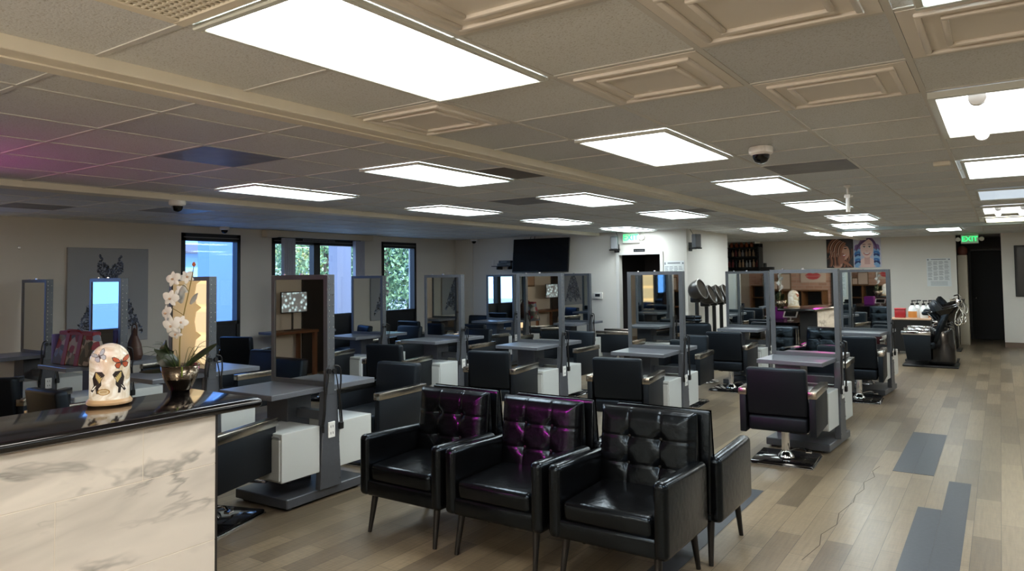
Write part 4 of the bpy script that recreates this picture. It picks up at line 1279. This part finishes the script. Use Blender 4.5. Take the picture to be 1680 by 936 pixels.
for k in range(9):
    Lr.append((stroke([(.95 - .07 * k, .62 - .05 * k), (.99 - .05 * k, .28), (.5 + .06 * k, .0)], .1), hb[(k * 2) % 3]))
Lr.append((ell(.62, .50, .24, .26, 24, 0, R(-20)), sk))
Lr.append((ell(.40, .17, .2, .2, 20), sk))
Lr.append((ell(.55, .3, .12, .2, 16, 0, R(-20)), pmat('skin_shadow', 168, 116, 98)))
Lr.append((stroke([(.6, .4), (.68, .37), (.73, .44)], .07), lp_)); Lr.append((stroke([(.61, .405), (.675, .385), (.72, .44)], .035), wh))
Lr.append(([(.74, .5), (.8, .53), (.75, .61)], sk)); Lr.append((stroke([(.66, .64), (.71, .61), (.77, .64)], .035), eye)); Lr.append((stroke([(.64, .7), (.71, .71), (.78, .7)], .028), eye))
for k in range(14):
    Lr.append((stroke([(.34 + .03 * k, .97 - .012 * k), (.05 + .035 * k, .82 - .012 * k), (.02 + .04 * k, .48 - .01 * k)], .085), hb[k % 4]))
for k in range(12):
    Lr.append((stroke([(.08 + .03 * k, .66 - .02 * k), (.3 + .012 * k, .5), (.02 + .04 * k, .28 - .02 * k)], .05), hb[(k + 1) % 4]))
for k in range(9):
    Lr.append((stroke([(.06 + .05 * k, .36), (.22 + .03 * k, .2), (.02 + .06 * k, .02)], .06), hb[(k + 2) % 3]))
poster(-3.56, 1.80, .61, .75, 'hair_poster', 'dark poster of a woman with flowing brown hair on the far wall', pmat('poster_black', 16, 12, 14, .35), Lr, .025)
bl = [pmat('curl_blue', 58, 118, 190), pmat('curl_navy', 30, 58, 116), pmat('curl_sky', 140, 186, 226), pmat('curl_violet', 132, 100, 156)]
Lr = []
Lr.append((ell(.5, .12, .3, .2, 20), sk2)); Lr.append(([(.4, .1), (.6, .1), (.6, .42), (.4, .42)], pmat('skin_blush', 222, 178, 172)))
for s in (-1, 1):
    for k in range(9):
        z = .66 - k * .075
        Lr.append((stroke([(.5 + s * .24, z + .05), (.5 + s * .52, z + .02), (.5 + s * (.3 + .05 * (k % 2)), z - .09)], .12), bl[3 if k < 2 else k % 3]))
        Lr.append((stroke([(.5 + s * .3, z + .02), (.5 + s * .44, z - .02), (.5 + s * .26, z - .08)], .05), bl[2 if k > 1 else 3]))
Lr.append((ell(.5, .62, .235, .31, 28), sk2))
for k in range(9):
    Lr.append((stroke([(.56 - .0 * k, .97 - .006 * k), (.26 - .02 * k, .97 - .03 * k), (.24 - .016 * k, .66 - .02 * k)], .08), [bl[3], pmat('curl_mauve', 176, 140, 168), pmat('curl_plum', 96, 66, 116)][k % 3]))
for k in range(6):
    Lr.append((stroke([(.54, .97 - .006 * k), (.76 + .02 * k, .95 - .02 * k), (.77 + .015 * k, .62 - .02 * k)], .07), [bl[3], pmat('curl_mauve', 176, 140, 168), pmat('curl_plum', 96, 66, 116)][k % 3]))
for s in (-1, 1):
    Lr.append((ell(.5 + s * .095, .655, .05, .02, 14), wh)); Lr.append((ell(.5 + s * .095, .655, .02, .02, 12), eye))
    Lr.append((stroke([(.5 + s * .15, .665), (.5 + s * .095, .695), (.5 + s * .04, .66)], .02), eye))
    Lr.append((stroke([(.5 + s * .165, .725), (.5 + s * .1, .755), (.5 + s * .03, .73)], .024), pmat('brow_brown', 120, 84, 84)))
Lr.append((stroke([(.46, .54), (.5, .52), (.54, .54)], .018), pmat('skin_blush', 222, 178, 172)))
Lr.append((stroke([(.38, .47), (.5, .39), (.62, .47)], .07), lp_)); Lr.append((stroke([(.4, .468), (.5, .415), (.6, .468)], .04), wh))
poster(-2.945, 1.80, .60, .755, 'hair_poster', 'pale poster of a smiling woman with blue curls on the far wall', pmat('poster_pale', 206, 206, 222, .35), Lr, .045)

# retail rack, far wall corner
t = thing('retail_rack', 'tall black retail rack full of bottles in the far corner', 'rack', (-5.55, YB - .22, 0))
m = MB()
for x in (-.42, .42): m.box((x - .02, -.18, 0), (x + .02, .2, 2.36), .003, 1)
m.box((-.44, .18, 0), (.44, .2, 2.46))
for z in (.1, .55, 1.0, 1.42, 1.84, 2.12, 2.36): m.box((-.42, -.18, z - .012), (.42, .2, z + .012))
m.build('rack_frame', M['plastic_black'], t)
def bottle_proto(name, label, col, grp):
    o = MB().lathe([(0, 0), (.03, 0), (.033, .01), (.033, .11), (.022, .135), (.013, .14), (.013, .165), (.016, .168), (.016, .19), (0, .192)], seg=12).build(name, col)
    return tag(o, label, 'bottle', grp)
cols = [pmat('bottle_black', 30, 30, 32, .3), pmat('bottle_grey', 140, 138, 136, .4), pmat('bottle_red', 110, 40, 44, .4), pmat('bottle_tan', 150, 120, 92, .4)]
protos = [bottle_proto('product_bottle', 'black product bottle on the retail rack', cols[0], 'black bottles on the retail rack'),
          bottle_proto('product_bottle', 'grey product bottle on the retail rack', cols[1], 'grey bottles on the retail rack'),
          bottle_proto('product_bottle', 'dark red product bottle on the retail rack', cols[2], 'dark red bottles on the retail rack'),
          bottle_proto('product_bottle', 'tan product bottle on the retail rack', cols[3], 'tan bottles on the retail rack')]
used = [False] * 4
for zi, z in enumerate((1.432, 1.852, 2.132)):
    for k in range(9):
        c = (zi * 2 + k * 3 + (k * k) % 5) % 4
        if zi == 2 and k % 2: c = 3
        o = protos[c] if not used[c] else protos[c].copy()
        if used[c]: COL.objects.link(o)
        used[c] = True
        o.location = (-5.55 - .36 + k * .09, YB - .30 + .02 * (k % 2), z)
        o.scale = (1, 1, .9 + .08 * ((k + zi) % 3))
of = MB()
for k in range(5):
    o = MB().lathe([(0, 0), (.045, 0), (.06, .06), (.05, .12), (.02, .17), (0, .19)], seg=12).build('orange_ornament', pmat('flame_orange', 170, 92, 56, .5))
    o.location = (-5.86 + k * .13, YB - .22, 2.372 - .0); o.scale = (.9, .9, .72)
    tag(o, 'small orange flame-shaped ornament on top of the retail rack', 'ornament', 'orange ornaments on the rack top')
tag(MB().box((-.16, -.1, 0), (.16, .1, .1), .02, 2).cyl((-.06, 0, .1), (-.06, 0, .2), .04).build('dark_box_goods', M['plastic_black'], loc=(-4.93, YB - .3, 1.75)), 'dark goods on the wall ledge beside the retail rack', 'goods')
BXl = BX((-5.2, YB - .42, 1.72), (-4.8, YB, 1.748), .003, 1).build('wall_ledge', M['plastic_black']); tag(BXl, 'short black wall ledge beside the retail rack', 'shelf')

# hooded dryers in a line along the side wall
HD = pmat('dryer_hood', 54, 50, 47, .3); HI = pmat('dryer_lining', 128, 120, 110, .4)
def dryer(label):
    t = thing('hooded_dryer', label, 'hair dryer', (0, 0, 0), 0, 'hooded hair dryers along the side wall')
    b_ = MB()
    for k in range(5):
        a = 2 * PI * k / 5 + .3
        b_.tube([(0, 0, .09), (.1 * math.cos(a), .1 * math.sin(a), .08), (.17 * math.cos(a), .17 * math.sin(a), .05)], .016, 8)
        b_.cyl((.17 * math.cos(a) - .01, .17 * math.sin(a), .026), (.17 * math.cos(a) + .01, .17 * math.sin(a), .026), .026)
    b_.build('caster_base', M['plastic_black'], t)
    MB().cyl((0, 0, .07), (0, 0, .75), .022).cyl((0, 0, .7), (0, 0, 1.22), .034).build('post', M['plastic_black'], t)
    Mx = Matrix.Translation((.05, 0, 1.42)) @ Matrix.Rotation(R(68), 4, 'Y')
    pr = [(0, -.2)] + [(.175 * math.sin(a), -.02 - .18 * math.cos(a)) for a in [R(q) for q in (15, 30, 45, 60, 75, 90)]] + [(.178, .05), (.17, .06), (.158, .05)]
    h = MB().lathe(pr, seg=28, M=Mx).build('hood', HD, t)
    MB().lathe([(.16, .045), (.155, -.02), (.13, -.09), (.07, -.15), (0, -.165)], seg=24, M=Mx).build('hood_lining', HI, h)
    MB().lathe([(.172, .04), (.184, .045), (.184, .062), (.17, .064)], seg=28, M=Mx).build('hood_rim', pmat('rim_grey', 112, 108, 102, .3, metal=.6), h)
    MB().box((-.1, -.06, 1.2), (.06, .06, 1.3), .02, 2).build('control_box', M['plastic_black'], t)
    return t
hy = [12.02, 12.42, 12.82, 13.22, 13.64]
hz = [0.06, -.05, -.07, -.09, -.09]
names_ = ['first hooded hair dryer of the line, tallest, below the bracket speaker', 'second hooded hair dryer in the line along the side wall', 'third hooded hair dryer, middle of the line along the side wall', 'fourth hooded hair dryer in the line along the side wall', 'last hooded hair dryer of the line, beside the retail rack']
d0 = dryer(names_[0]); d0.location = (-4.36, hy[0], hz[0] * 0); d0.rotation_euler = (0, 0, R(-4))
for k in range(1, 5):
    o = dup(d0, (-4.33, hy[k], 0), R(6 - 4 * (k % 2)), names_[k]); o.scale = (1, 1, .93)
for k, (x, y, a, lb) in enumerate([(-4.12, 12.5, 20, 'silver framed white board leaning among the dryers, nearer one'), (-3.95, 13.1, 26, 'silver framed white board leaning among the dryers, farther one')]):
    t = thing('leaning_board', lb, 'board', (x, y, .0), R(a - 90))
    bd = MB().box((-.18, -.012, 0), (.18, .012, 1.08), .003, 1).build('panel', M['paper'], t); bd.rotation_euler = (R(-11), 0, 0)
    f = MB()
    f.box((-.2, -.02, 0), (-.165, .02, 1.1), .003, 1); f.box((.165, -.02, 0), (.2, .02, 1.1), .003, 1); f.box((-.165, -.02, 1.065), (.165, .02, 1.1), .003, 1); f.box((-.165, -.02, 0), (.165, .02, .035), .003, 1)
    f.build('silver_frame', M['cap'], bd)

# ------------------------------------------------------------- shampoo units
def shampoo(label):
    """backwash unit: chair facing -x, basin at the +x end"""
    t = thing('shampoo_unit', label, 'shampoo chair', (0, 0, 0), 0, 'black shampoo units by the far wall')
    MB().box((-.43, -.33, 0), (.43, .33, .035), .01, 2).build('base_plate', M['plastic_black'], t)
    MB().box((-.36, -.25, .30), (.10, .25, .46), .05, 3).build('seat', M['leather'], t)
    MB().box((.0, -.25, .42), (.14, .25, .98), .05, 3, fn=lambda v: (v.x + .36 * (v.z - .42), v.y, v.z)).build('backrest', M['leather'], t)
    for s in (-1, 1):
        y0, y1 = sorted((s * .27, s * .335))
        a = MB().box((-.41, y0, .12), (.02, y1, .57), .01, 2, fn=lambda v: (v.x + (.06 if v.z < .3 and v.x < 0 else 0), v.y, v.z)).build('arm_panel', M['vinyl_panel'], t)
        y0, y1 = sorted((s * .262, s * .343))
        MB().box((-.43, y0, .565), (.03, y1, .63), .006, 2).build('arm_cap', M['chrome'], a)
    MB().box((.0, -.24, .03), (.36, .24, .72), .09, 4, fn=lambda v: (v.x + .05 * (.7 - v.z) * (1 if v.x > .2 else -1.5), v.y, v.z)).build('pedestal', M['granite'], t)
    Mx = Matrix.Translation((.24, 0, .98)) @ Matrix.Rotation(R(-16), 4, 'Y')
    pr = [(0, -.2), (.12, -.2), (.22, -.1), (.29, .02), (.3, .035), (.285, .04), (.27, .03), (.2, -.08), (.1, -.16), (0, -.165)]
    ba = MB().lathe(pr, seg=28, M=Mx).build('basin', M['granite'], t)
    MB().box((-.16, -.09, -.02), (-.02, .09, .05), .03, 3, fn=lambda v: (v.x + .04, v.y, v.z + .92)).build('neck_rest', M['leather'], ba)
    MB().cyl((.44, -.1, 1.06), (.44, -.1, 1.14), .026).cyl((.44, .08, 1.06), (.44, .08, 1.13), .022).tube([(.44, -.1, 1.13), (.4, -.1, 1.18), (.32, -.1, 1.16)], .014).box((.42, -.13, 1.13), (.47, -.04, 1.15), .005, 1).build('mixer_tap', M['chrome'], ba)
    MB().tube([(.45, -.2, 1.08), (.52, -.24, .92), (.47, -.27, .76), (.40, -.27, .78), (.42, -.24, .95), (.48, -.22, 1.06)], .011, 8, 6).tube([(.46, -.16, 1.08), (.56, -.2, .92), (.55, -.24, .8), (.5, -.24, .78), (.46, -.22, .9)], .009, 8, 6).build('spray_hose', M['cap'], ba)
    MB().lathe([(0, 0), (.25, 0), (.29, .12), (.26, .2), (.12, .24), (0, .245)], seg=24, M=Matrix.Translation((.08, .02, .93)) @ Matrix.Rotation(R(58), 4, 'Y') @ Matrix.Diagonal((.72, .9, .55, 1))).build('headrest_shell', M['vinyl_panel'], t)
    return t
u0 = shampoo('black shampoo unit with steel arm cap, nearest of the line by the far corridor')
u0.location = (-1.08, 14.86, 0)
dup(u0, (-1.12, 15.72, 0), 0, 'second black shampoo unit, just behind the nearest one')
dup(u0, (-1.16, 17.95, 0), 0, 'black shampoo unit farthest back beside the corridor opening')
t = thing('utility_cart', 'low wooden-topped cart behind the shampoo units carrying soap jugs', 'cart', (-1.55, 16.9, 0))
MB().box((-.36, -.26, .7), (.36, .26, .735), .006, 1).build('cart_top', pmat('cart_top', 206, 168, 140, .4), t)
MB().box((-.34, -.24, .06), (.34, .24, .7), .006, 1).build('cart_body', M['plastic_black'], t)
for x in (-.28, .28):
    for y in (-.18, .18):
        MB().cyl((x - .012, y, .03), (x + .012, y, .03), .03).build('caster', M['plastic_grey'], t)
JL = pmat('jug_clear', 226, 228, 226, .25); JO = pmat('jug_orange', 216, 140, 70, .3)
def jug(x, y, lab, fill):
    t = thing('pump_jug', lab, 'bottle', (x, y, .7355))
    MB().lathe([(0, 0), (.075, 0), (.08, .012), (.08, .16), (.06, .22), (.03, .255), (.03, .27), (0, .27)], seg=20).build('jug', JL, t)
    if fill: MB().lathe([(.0805, .01), (.0815, .02), (.0815, .13), (.0805, .14)], seg=20).build('orange_label', JO, t)
    MB().tube([(.06, 0, .2), (.1, 0, .2), (.1, 0, .1), (.078, 0, .08)], .01).build('handle', JL, t)
    MB().cyl((0, 0, .265), (0, 0, .3), .032).cyl((0, 0, .3), (0, 0, .345), .009).box((-.015, -.012, .34), (.07, .012, .362), .005, 1).build('pump', M['plastic_black'], t)
jug(-1.52, 16.76, 'pump jug with orange liquid standing next to the red container', True)
jug(-1.45, 17.02, 'tall clear pump jug standing behind the other jugs', False)
jug(-1.32, 16.78, 'clear pump jug with loop handle in the centre of the cart', False)
jug(-1.24, 17.05, 'pump jug with orange label nearest the black basin', True)
t = thing('red_container', 'red lidded container beside the pump jugs', 'container', (-1.75, 16.85, .7355))
MB().box((-.1, -.09, 0), (.1, .09, .17), .015, 2).build('tub', pmat('red_tub', 160, 30, 38, .35), t)
MB().box((-.108, -.098, .165), (.108, .098, .195), .012, 2).build('lid', pmat('red_lid', 190, 52, 58, .35), t)
# cabinet just inside the corridor
t = thing('beige_cabinet', 'tall narrow beige cabinet just inside the far corridor', 'cabinet', (-.72, 19.55, 0))
BX((-.09, -.22, 0), (.10, .22, 2.05), .004, 1).build('cabinet_body', pmat('beige_cab', 176, 166, 146, .5), t)
BX((-.085, -.226, .05), (.09, -.221, 2.0)).build('cabinet_door', pmat('beige_cab', 176, 166, 146, .5), t)
tag(MB().lathe([(0, 0), (.07, 0), (.1, .06), (.1, .14), (.06, .2), (0, .22)], seg=20).build('brown_basket', pmat('basket_brown', 112, 62, 48, .6), loc=(-.71, 19.5, 2.052)), 'reddish brown round basket on top of the beige cabinet', 'basket')

# bags on the front row tables
t = thing('floral_tote_bag', 'red and olive floral tote bag standing on a styling table', 'bag', (-7.72, 3.50, .863), R(6))
def flare(v): return (v.x * (1.0 if v.z < .1 else .84), v.y * (1 if v.z < .1 else .35), v.z)
bg = pmat('tote_floral', 120, 112, 96, .7)
m_, nt, bb = new_mat('tote_floral_print')
vo = N(nt, 'ShaderNodeTexVoronoi'); vo.inputs['Scale'].default_value = 16
tc = N(nt, 'ShaderNodeTexCoord'); nt.links.new(tc.outputs['Object'], vo.inputs['Vector'])
cr = N(nt, 'ShaderNodeValToRGB'); cr.color_ramp.interpolation = 'CONSTANT'
for p_, c_ in ((0, (70, 66, 56)), (.3, (104, 98, 84)), (.45, (150, 140, 130)), (.55, (120, 36, 44)), (.7, (62, 66, 58)), (.85, (96, 104, 120))):
    e_ = cr.color_ramp.elements[0] if p_ == 0 else cr.color_ramp.elements.new(p_)
    e_.position = p_; e_.color = rgb(*c_)
nt.links.new(vo.outputs['Color'], cr.inputs['Fac']); nt.links.new(cr.outputs['Color'], bb.inputs['Base Color']); bb.inputs['Roughness'].default_value = .7
MB().box((-.34, -.1, 0), (.34, .1, .33), .02, 2, fn=flare).build('bag_body', m_, t)
rr = pmat('tote_red', 112, 20, 32, .6)
MB().box((-.29, -.045, .29), (.29, .045, .335), .01, 1).build('top_band', rr, t)
for x in (-.12, .1):
    MB().box((x - .035, -.105, .0), (x + .035, -.09, .31), .004, 1, fn=lambda v: (v.x, v.y + .06 * v.z / .31, v.z)).build('strap', rr, t)
MB().tube([(-.12, -.03, .31), (-.1, -.06, .345), (.08, -.06, .345), (.1, -.03, .31)], .01, 6).build('handle', rr, t)
BX((-.36, -.08, .01), (-.325, .08, .3), .006, 1).build('lilac_side', pmat('tote_lilac', 104, 92, 150, .6), t)
t = thing('brown_leather_bag', 'brown leather bag slumped on the table behind the dome', 'bag', (-7.66, 4.02, .863))
MB().lathe([(0, 0), (.12, 0), (.15, .05), (.12, .16), (.06, .26), (.02, .33), (0, .34)], seg=20, M=Matrix.Diagonal((.8, .5, 1, 1))).build('bag_body', pmat('brown_leather', 70, 44, 34, .5), t)
MB().tube([(-.05, 0, .26), (-.04, 0, .36), (.04, 0, .36), (.05, 0, .25)], .008).build('handle', pmat('brown_leather', 70, 44, 34, .5), t)

# --------------------------------------------------------------- outdoors
o = struct('ground_outside', BX((-60, -25, -.3), (-10.25, 60, -.12)), pmat('pavement', 150, 152, 150, .9))
t = thing('building', 'pale building with balcony and tiled roof outside the blue window', 'building', (-38, 24, -.1)); t.scale = (1, 1, .72)
BX((-4, -14, 0), (0, 14, 4.6)).build('facade', pmat('white_stucco', 214, 220, 226, .8), t)
MB().box((-4.6, -14.6, 4.6), (.7, 14.6, 4.75)).box((-4, -14.4, 4.75), (.3, 14.4, 5.4), fn=lambda v: (v.x if v.z < 5 else (v.x - 1.2 if v.x > -1 else v.x), v.y, v.z)).build('tiled_roof', pmat('roof_tile', 150, 120, 108, .8), t)
for y in (-10, -6.5, -3, .5, 4, 7.5, 11):
    w_ = BX((.0, y - .9, 2.9), (.06, y + .9, 4.2)).build('window', pmat('white_stucco2', 240, 242, 244, .6), t)
    MB().box((.06, y - .8, 3.0), (.08, y - .06, 4.1)).box((.06, y + .06, 3.0), (.08, y + .8, 4.1)).build('pane', pmat('pane_blue', 80, 110, 150, .2), w_)
bl_ = MB().box((0, -12, 2.5), (1.2, 12, 2.65))
for k in range(49): bl_.box((1.14, -12 + k * .5, 2.65), (1.18, -11.96 + k * .5, 3.3))
bl_.box((1.12, -12, 3.3), (1.2, 12, 3.36)); bl_.build('balcony', pmat('white_stucco2', 240, 242, 244, .6), t)
tag(BX((-13.6, 8.42, -.1), (-13.2, 8.95, 4.0)).build('outside_column', pmat('lilac_render', 156, 166, 184, .8)), 'pale square column outside the blue window', 'column')
tag(BX((-13.3, 11.62, -.1), (-13.0, 12.06, 4.0)).build('outside_column', pmat('lilac_render2', 120, 122, 138, .8)), 'pale square column outside the glass double door', 'column')
def tree(x, y, h, r, mleaf, label, n=5200):
    t = thing('tree', label, 'tree', (x, y, -.12), 0)
    MB().tube([(0, 0, 0), (.08, .05, h * .3), (-.05, .1, h * .7)], lambda u: .16 * (1 - .6 * u), 10).build('trunk', pmat('bark', 84, 70, 58, .9), t)
    bm = bmesh.new()
    for k in range(n):
        a = random.uniform(0, 2 * PI); c = random.uniform(-1, 1); q = r * random.uniform(.55, 1.0) ** .6
        lump = 1 + .22 * math.sin(3 * a + c * 4) * math.cos(5 * c + a)
        s = math.sqrt(1 - c * c)
        p = Vector((q * s * math.cos(a) * lump, q * s * math.sin(a) * lump, h * .55 + q * c * h * .45 / r * lump))
        u = Vector((random.gauss(0, 1), random.gauss(0, 1), random.gauss(0, 1))).normalized()
        v = u.cross(Vector((random.gauss(0, 1), random.gauss(0, 1), random.gauss(0, 1)))).normalized()
        L_ = random.uniform(.05, .12); w_ = L_ * .5
        vs = [bm.verts.new(p + u * L_), bm.verts.new(p + v * w_), bm.verts.new(p - u * L_), bm.verts.new(p - v * w_)]
        bm.faces.new(vs)
    me = bpy.data.meshes.new('crown'); bm.to_mesh(me); bm.free(); me.materials.append(mleaf)
    o = bpy.data.objects.new('crown', me); COL.objects.link(o); o.parent = t
G1 = mat('leaf_sunny', rgb(206, 206, 130), .6, var=.35, vscale=2); G2 = mat('leaf_green', rgb(130, 158, 112), .6, var=.35, vscale=2); G3 = mat('leaf_deep', rgb(92, 126, 108), .6, var=.35, vscale=2)  # sunlight is put into the yellow of the sunny leaf colour
tree(-19, 16.4, 4.6, 1.7, G2, 'green tree seen through the first leaf of the glass door')
tree(-20.5, 17.9, 5.6, 2.3, G1, 'tree coloured sunlit yellow at the middle of the glass door view')
tree(-18, 18.2, 5.0, 1.7, G2, 'leafy green tree seen through the second leaf of the glass door')
tree(-19, 20.6, 5.2, 2.2, G3, 'dark green tree filling the last window')
tree(-22, 24.5, 6.0, 2.6, G3, 'dark green tree farther behind the last window')
tree(-26, 23.5, 6.4, 3.0, G1, 'tall yellow-green tree farthest behind the glass door')
tree(-17.5, 22.6, 4.4, 1.8, G2, 'bushy green tree to the far side of the last window')

# ------------------------------------------------------------------ lights
def area(name, loc, rot, size, power, col, sizey=None):
    l = bpy.data.lights.new(name, 'AREA'); l.energy = power; l.color = col; l.size = size
    if sizey: l.shape = 'RECTANGLE'; l.size_y = sizey
    o = bpy.data.objects.new(name, l); COL.objects.link(o); o.location = loc; o.rotation_euler = rot
    return o
def point(name, loc, power, col, rad=.1):
    l = bpy.data.lights.new(name, 'POINT'); l.energy = power; l.color = col; l.shadow_soft_size = rad
    o = bpy.data.objects.new(name, l); COL.objects.link(o); o.location = loc
    return o
sun = bpy.data.lights.new('sun', 'SUN'); sun.energy = 7; sun.angle = R(1); sun.color = (1, .95, .86)
so = bpy.data.objects.new('sun', sun); COL.objects.link(so)
so.rotation_euler = Vector((-.62, .35, -.7)).to_track_quat('-Z', 'Y').to_euler()
# added warm fill, unseen behind the camera, to brighten the near ceiling
point('warm_fill', (-.9, -1.3, 2.0), 80, (1, .87, .7), .2)
point('warm_fill', (-3.0, -1.2, 2.0), 42, (1, .87, .7), .2)
for p_, aim, pw, ang in LAMPS:
    l = bpy.data.lights.new('magenta_beam', 'SPOT'); l.energy = pw; l.color = (1, .03, .55); l.spot_size = R(ang); l.spot_blend = .35 if ang < 45 else .8; l.shadow_soft_size = .12
    o = bpy.data.objects.new('magenta_beam', l); COL.objects.link(o); o.location = p_
    o.rotation_euler = (Vector(aim) - p_).to_track_quat('-Z', 'Y').to_euler()
wd = bpy.data.worlds.new('sky_world'); SC.world = wd; wd.use_nodes = True
wn = wd.node_tree; bgn = wn.nodes['Background']
sky = N(wn, 'ShaderNodeTexSky')
sky.sky_type = 'HOSEK_WILKIE'; sky.turbidity = 3; sky.sun_direction = Vector((.62, -.35, .7)).normalized()
mxw = N(wn, 'ShaderNodeMix', data_type='RGBA'); mxw.inputs['Factor'].default_value = .5
mxw.inputs['B'].default_value = (.5, .68, 1.0, 1)
wn.links.new(sky.outputs['Color'], mxw.inputs['A']); wn.links.new(mxw.outputs['Result'], bgn.inputs['Color'])
bgn.inputs['Strength'].default_value = 5.5

# ------------------------------------------------------------------ camera
f_px, yaw, pit, rol, cy, H = 1168.03, .6004, .0446, -.0126, 400.34, 1.70
F = Vector((-math.sin(yaw) * math.cos(pit), math.cos(yaw) * math.cos(pit), math.sin(pit)))
R0 = Vector((math.cos(yaw), math.sin(yaw), 0)); Up0 = R0.cross(F)
c, s = math.cos(rol), math.sin(rol)
RX = c * R0 + s * Up0; UP = -s * R0 + c * Up0
cam = bpy.data.cameras.new('camera'); co = bpy.data.objects.new('camera', cam); COL.objects.link(co)
mw = Matrix((RX, UP, -F)).transposed().to_4x4(); mw.translation = Vector((0, 0, H))
co.matrix_world = mw
cam.sensor_fit = 'HORIZONTAL'; cam.sensor_width = 36; cam.lens = f_px * 36 / 1680
cam.shift_y = -(468 - cy) / 1680
cam.clip_start = .05; cam.clip_end = 300
SC.camera = co
SC.view_settings.view_transform = 'Standard'
SC.view_settings.look = 'None'
SC.view_settings.exposure = 0.42
SC.cycles.use_denoising = True
SC.cycles.max_bounces = 8; SC.cycles.glossy_bounces = 6; SC.cycles.transparent_max_bounces = 12
SC.cycles.sample_clamp_indirect = 8
SC.cycles.caustics_reflective = False; SC.cycles.caustics_refractive = False
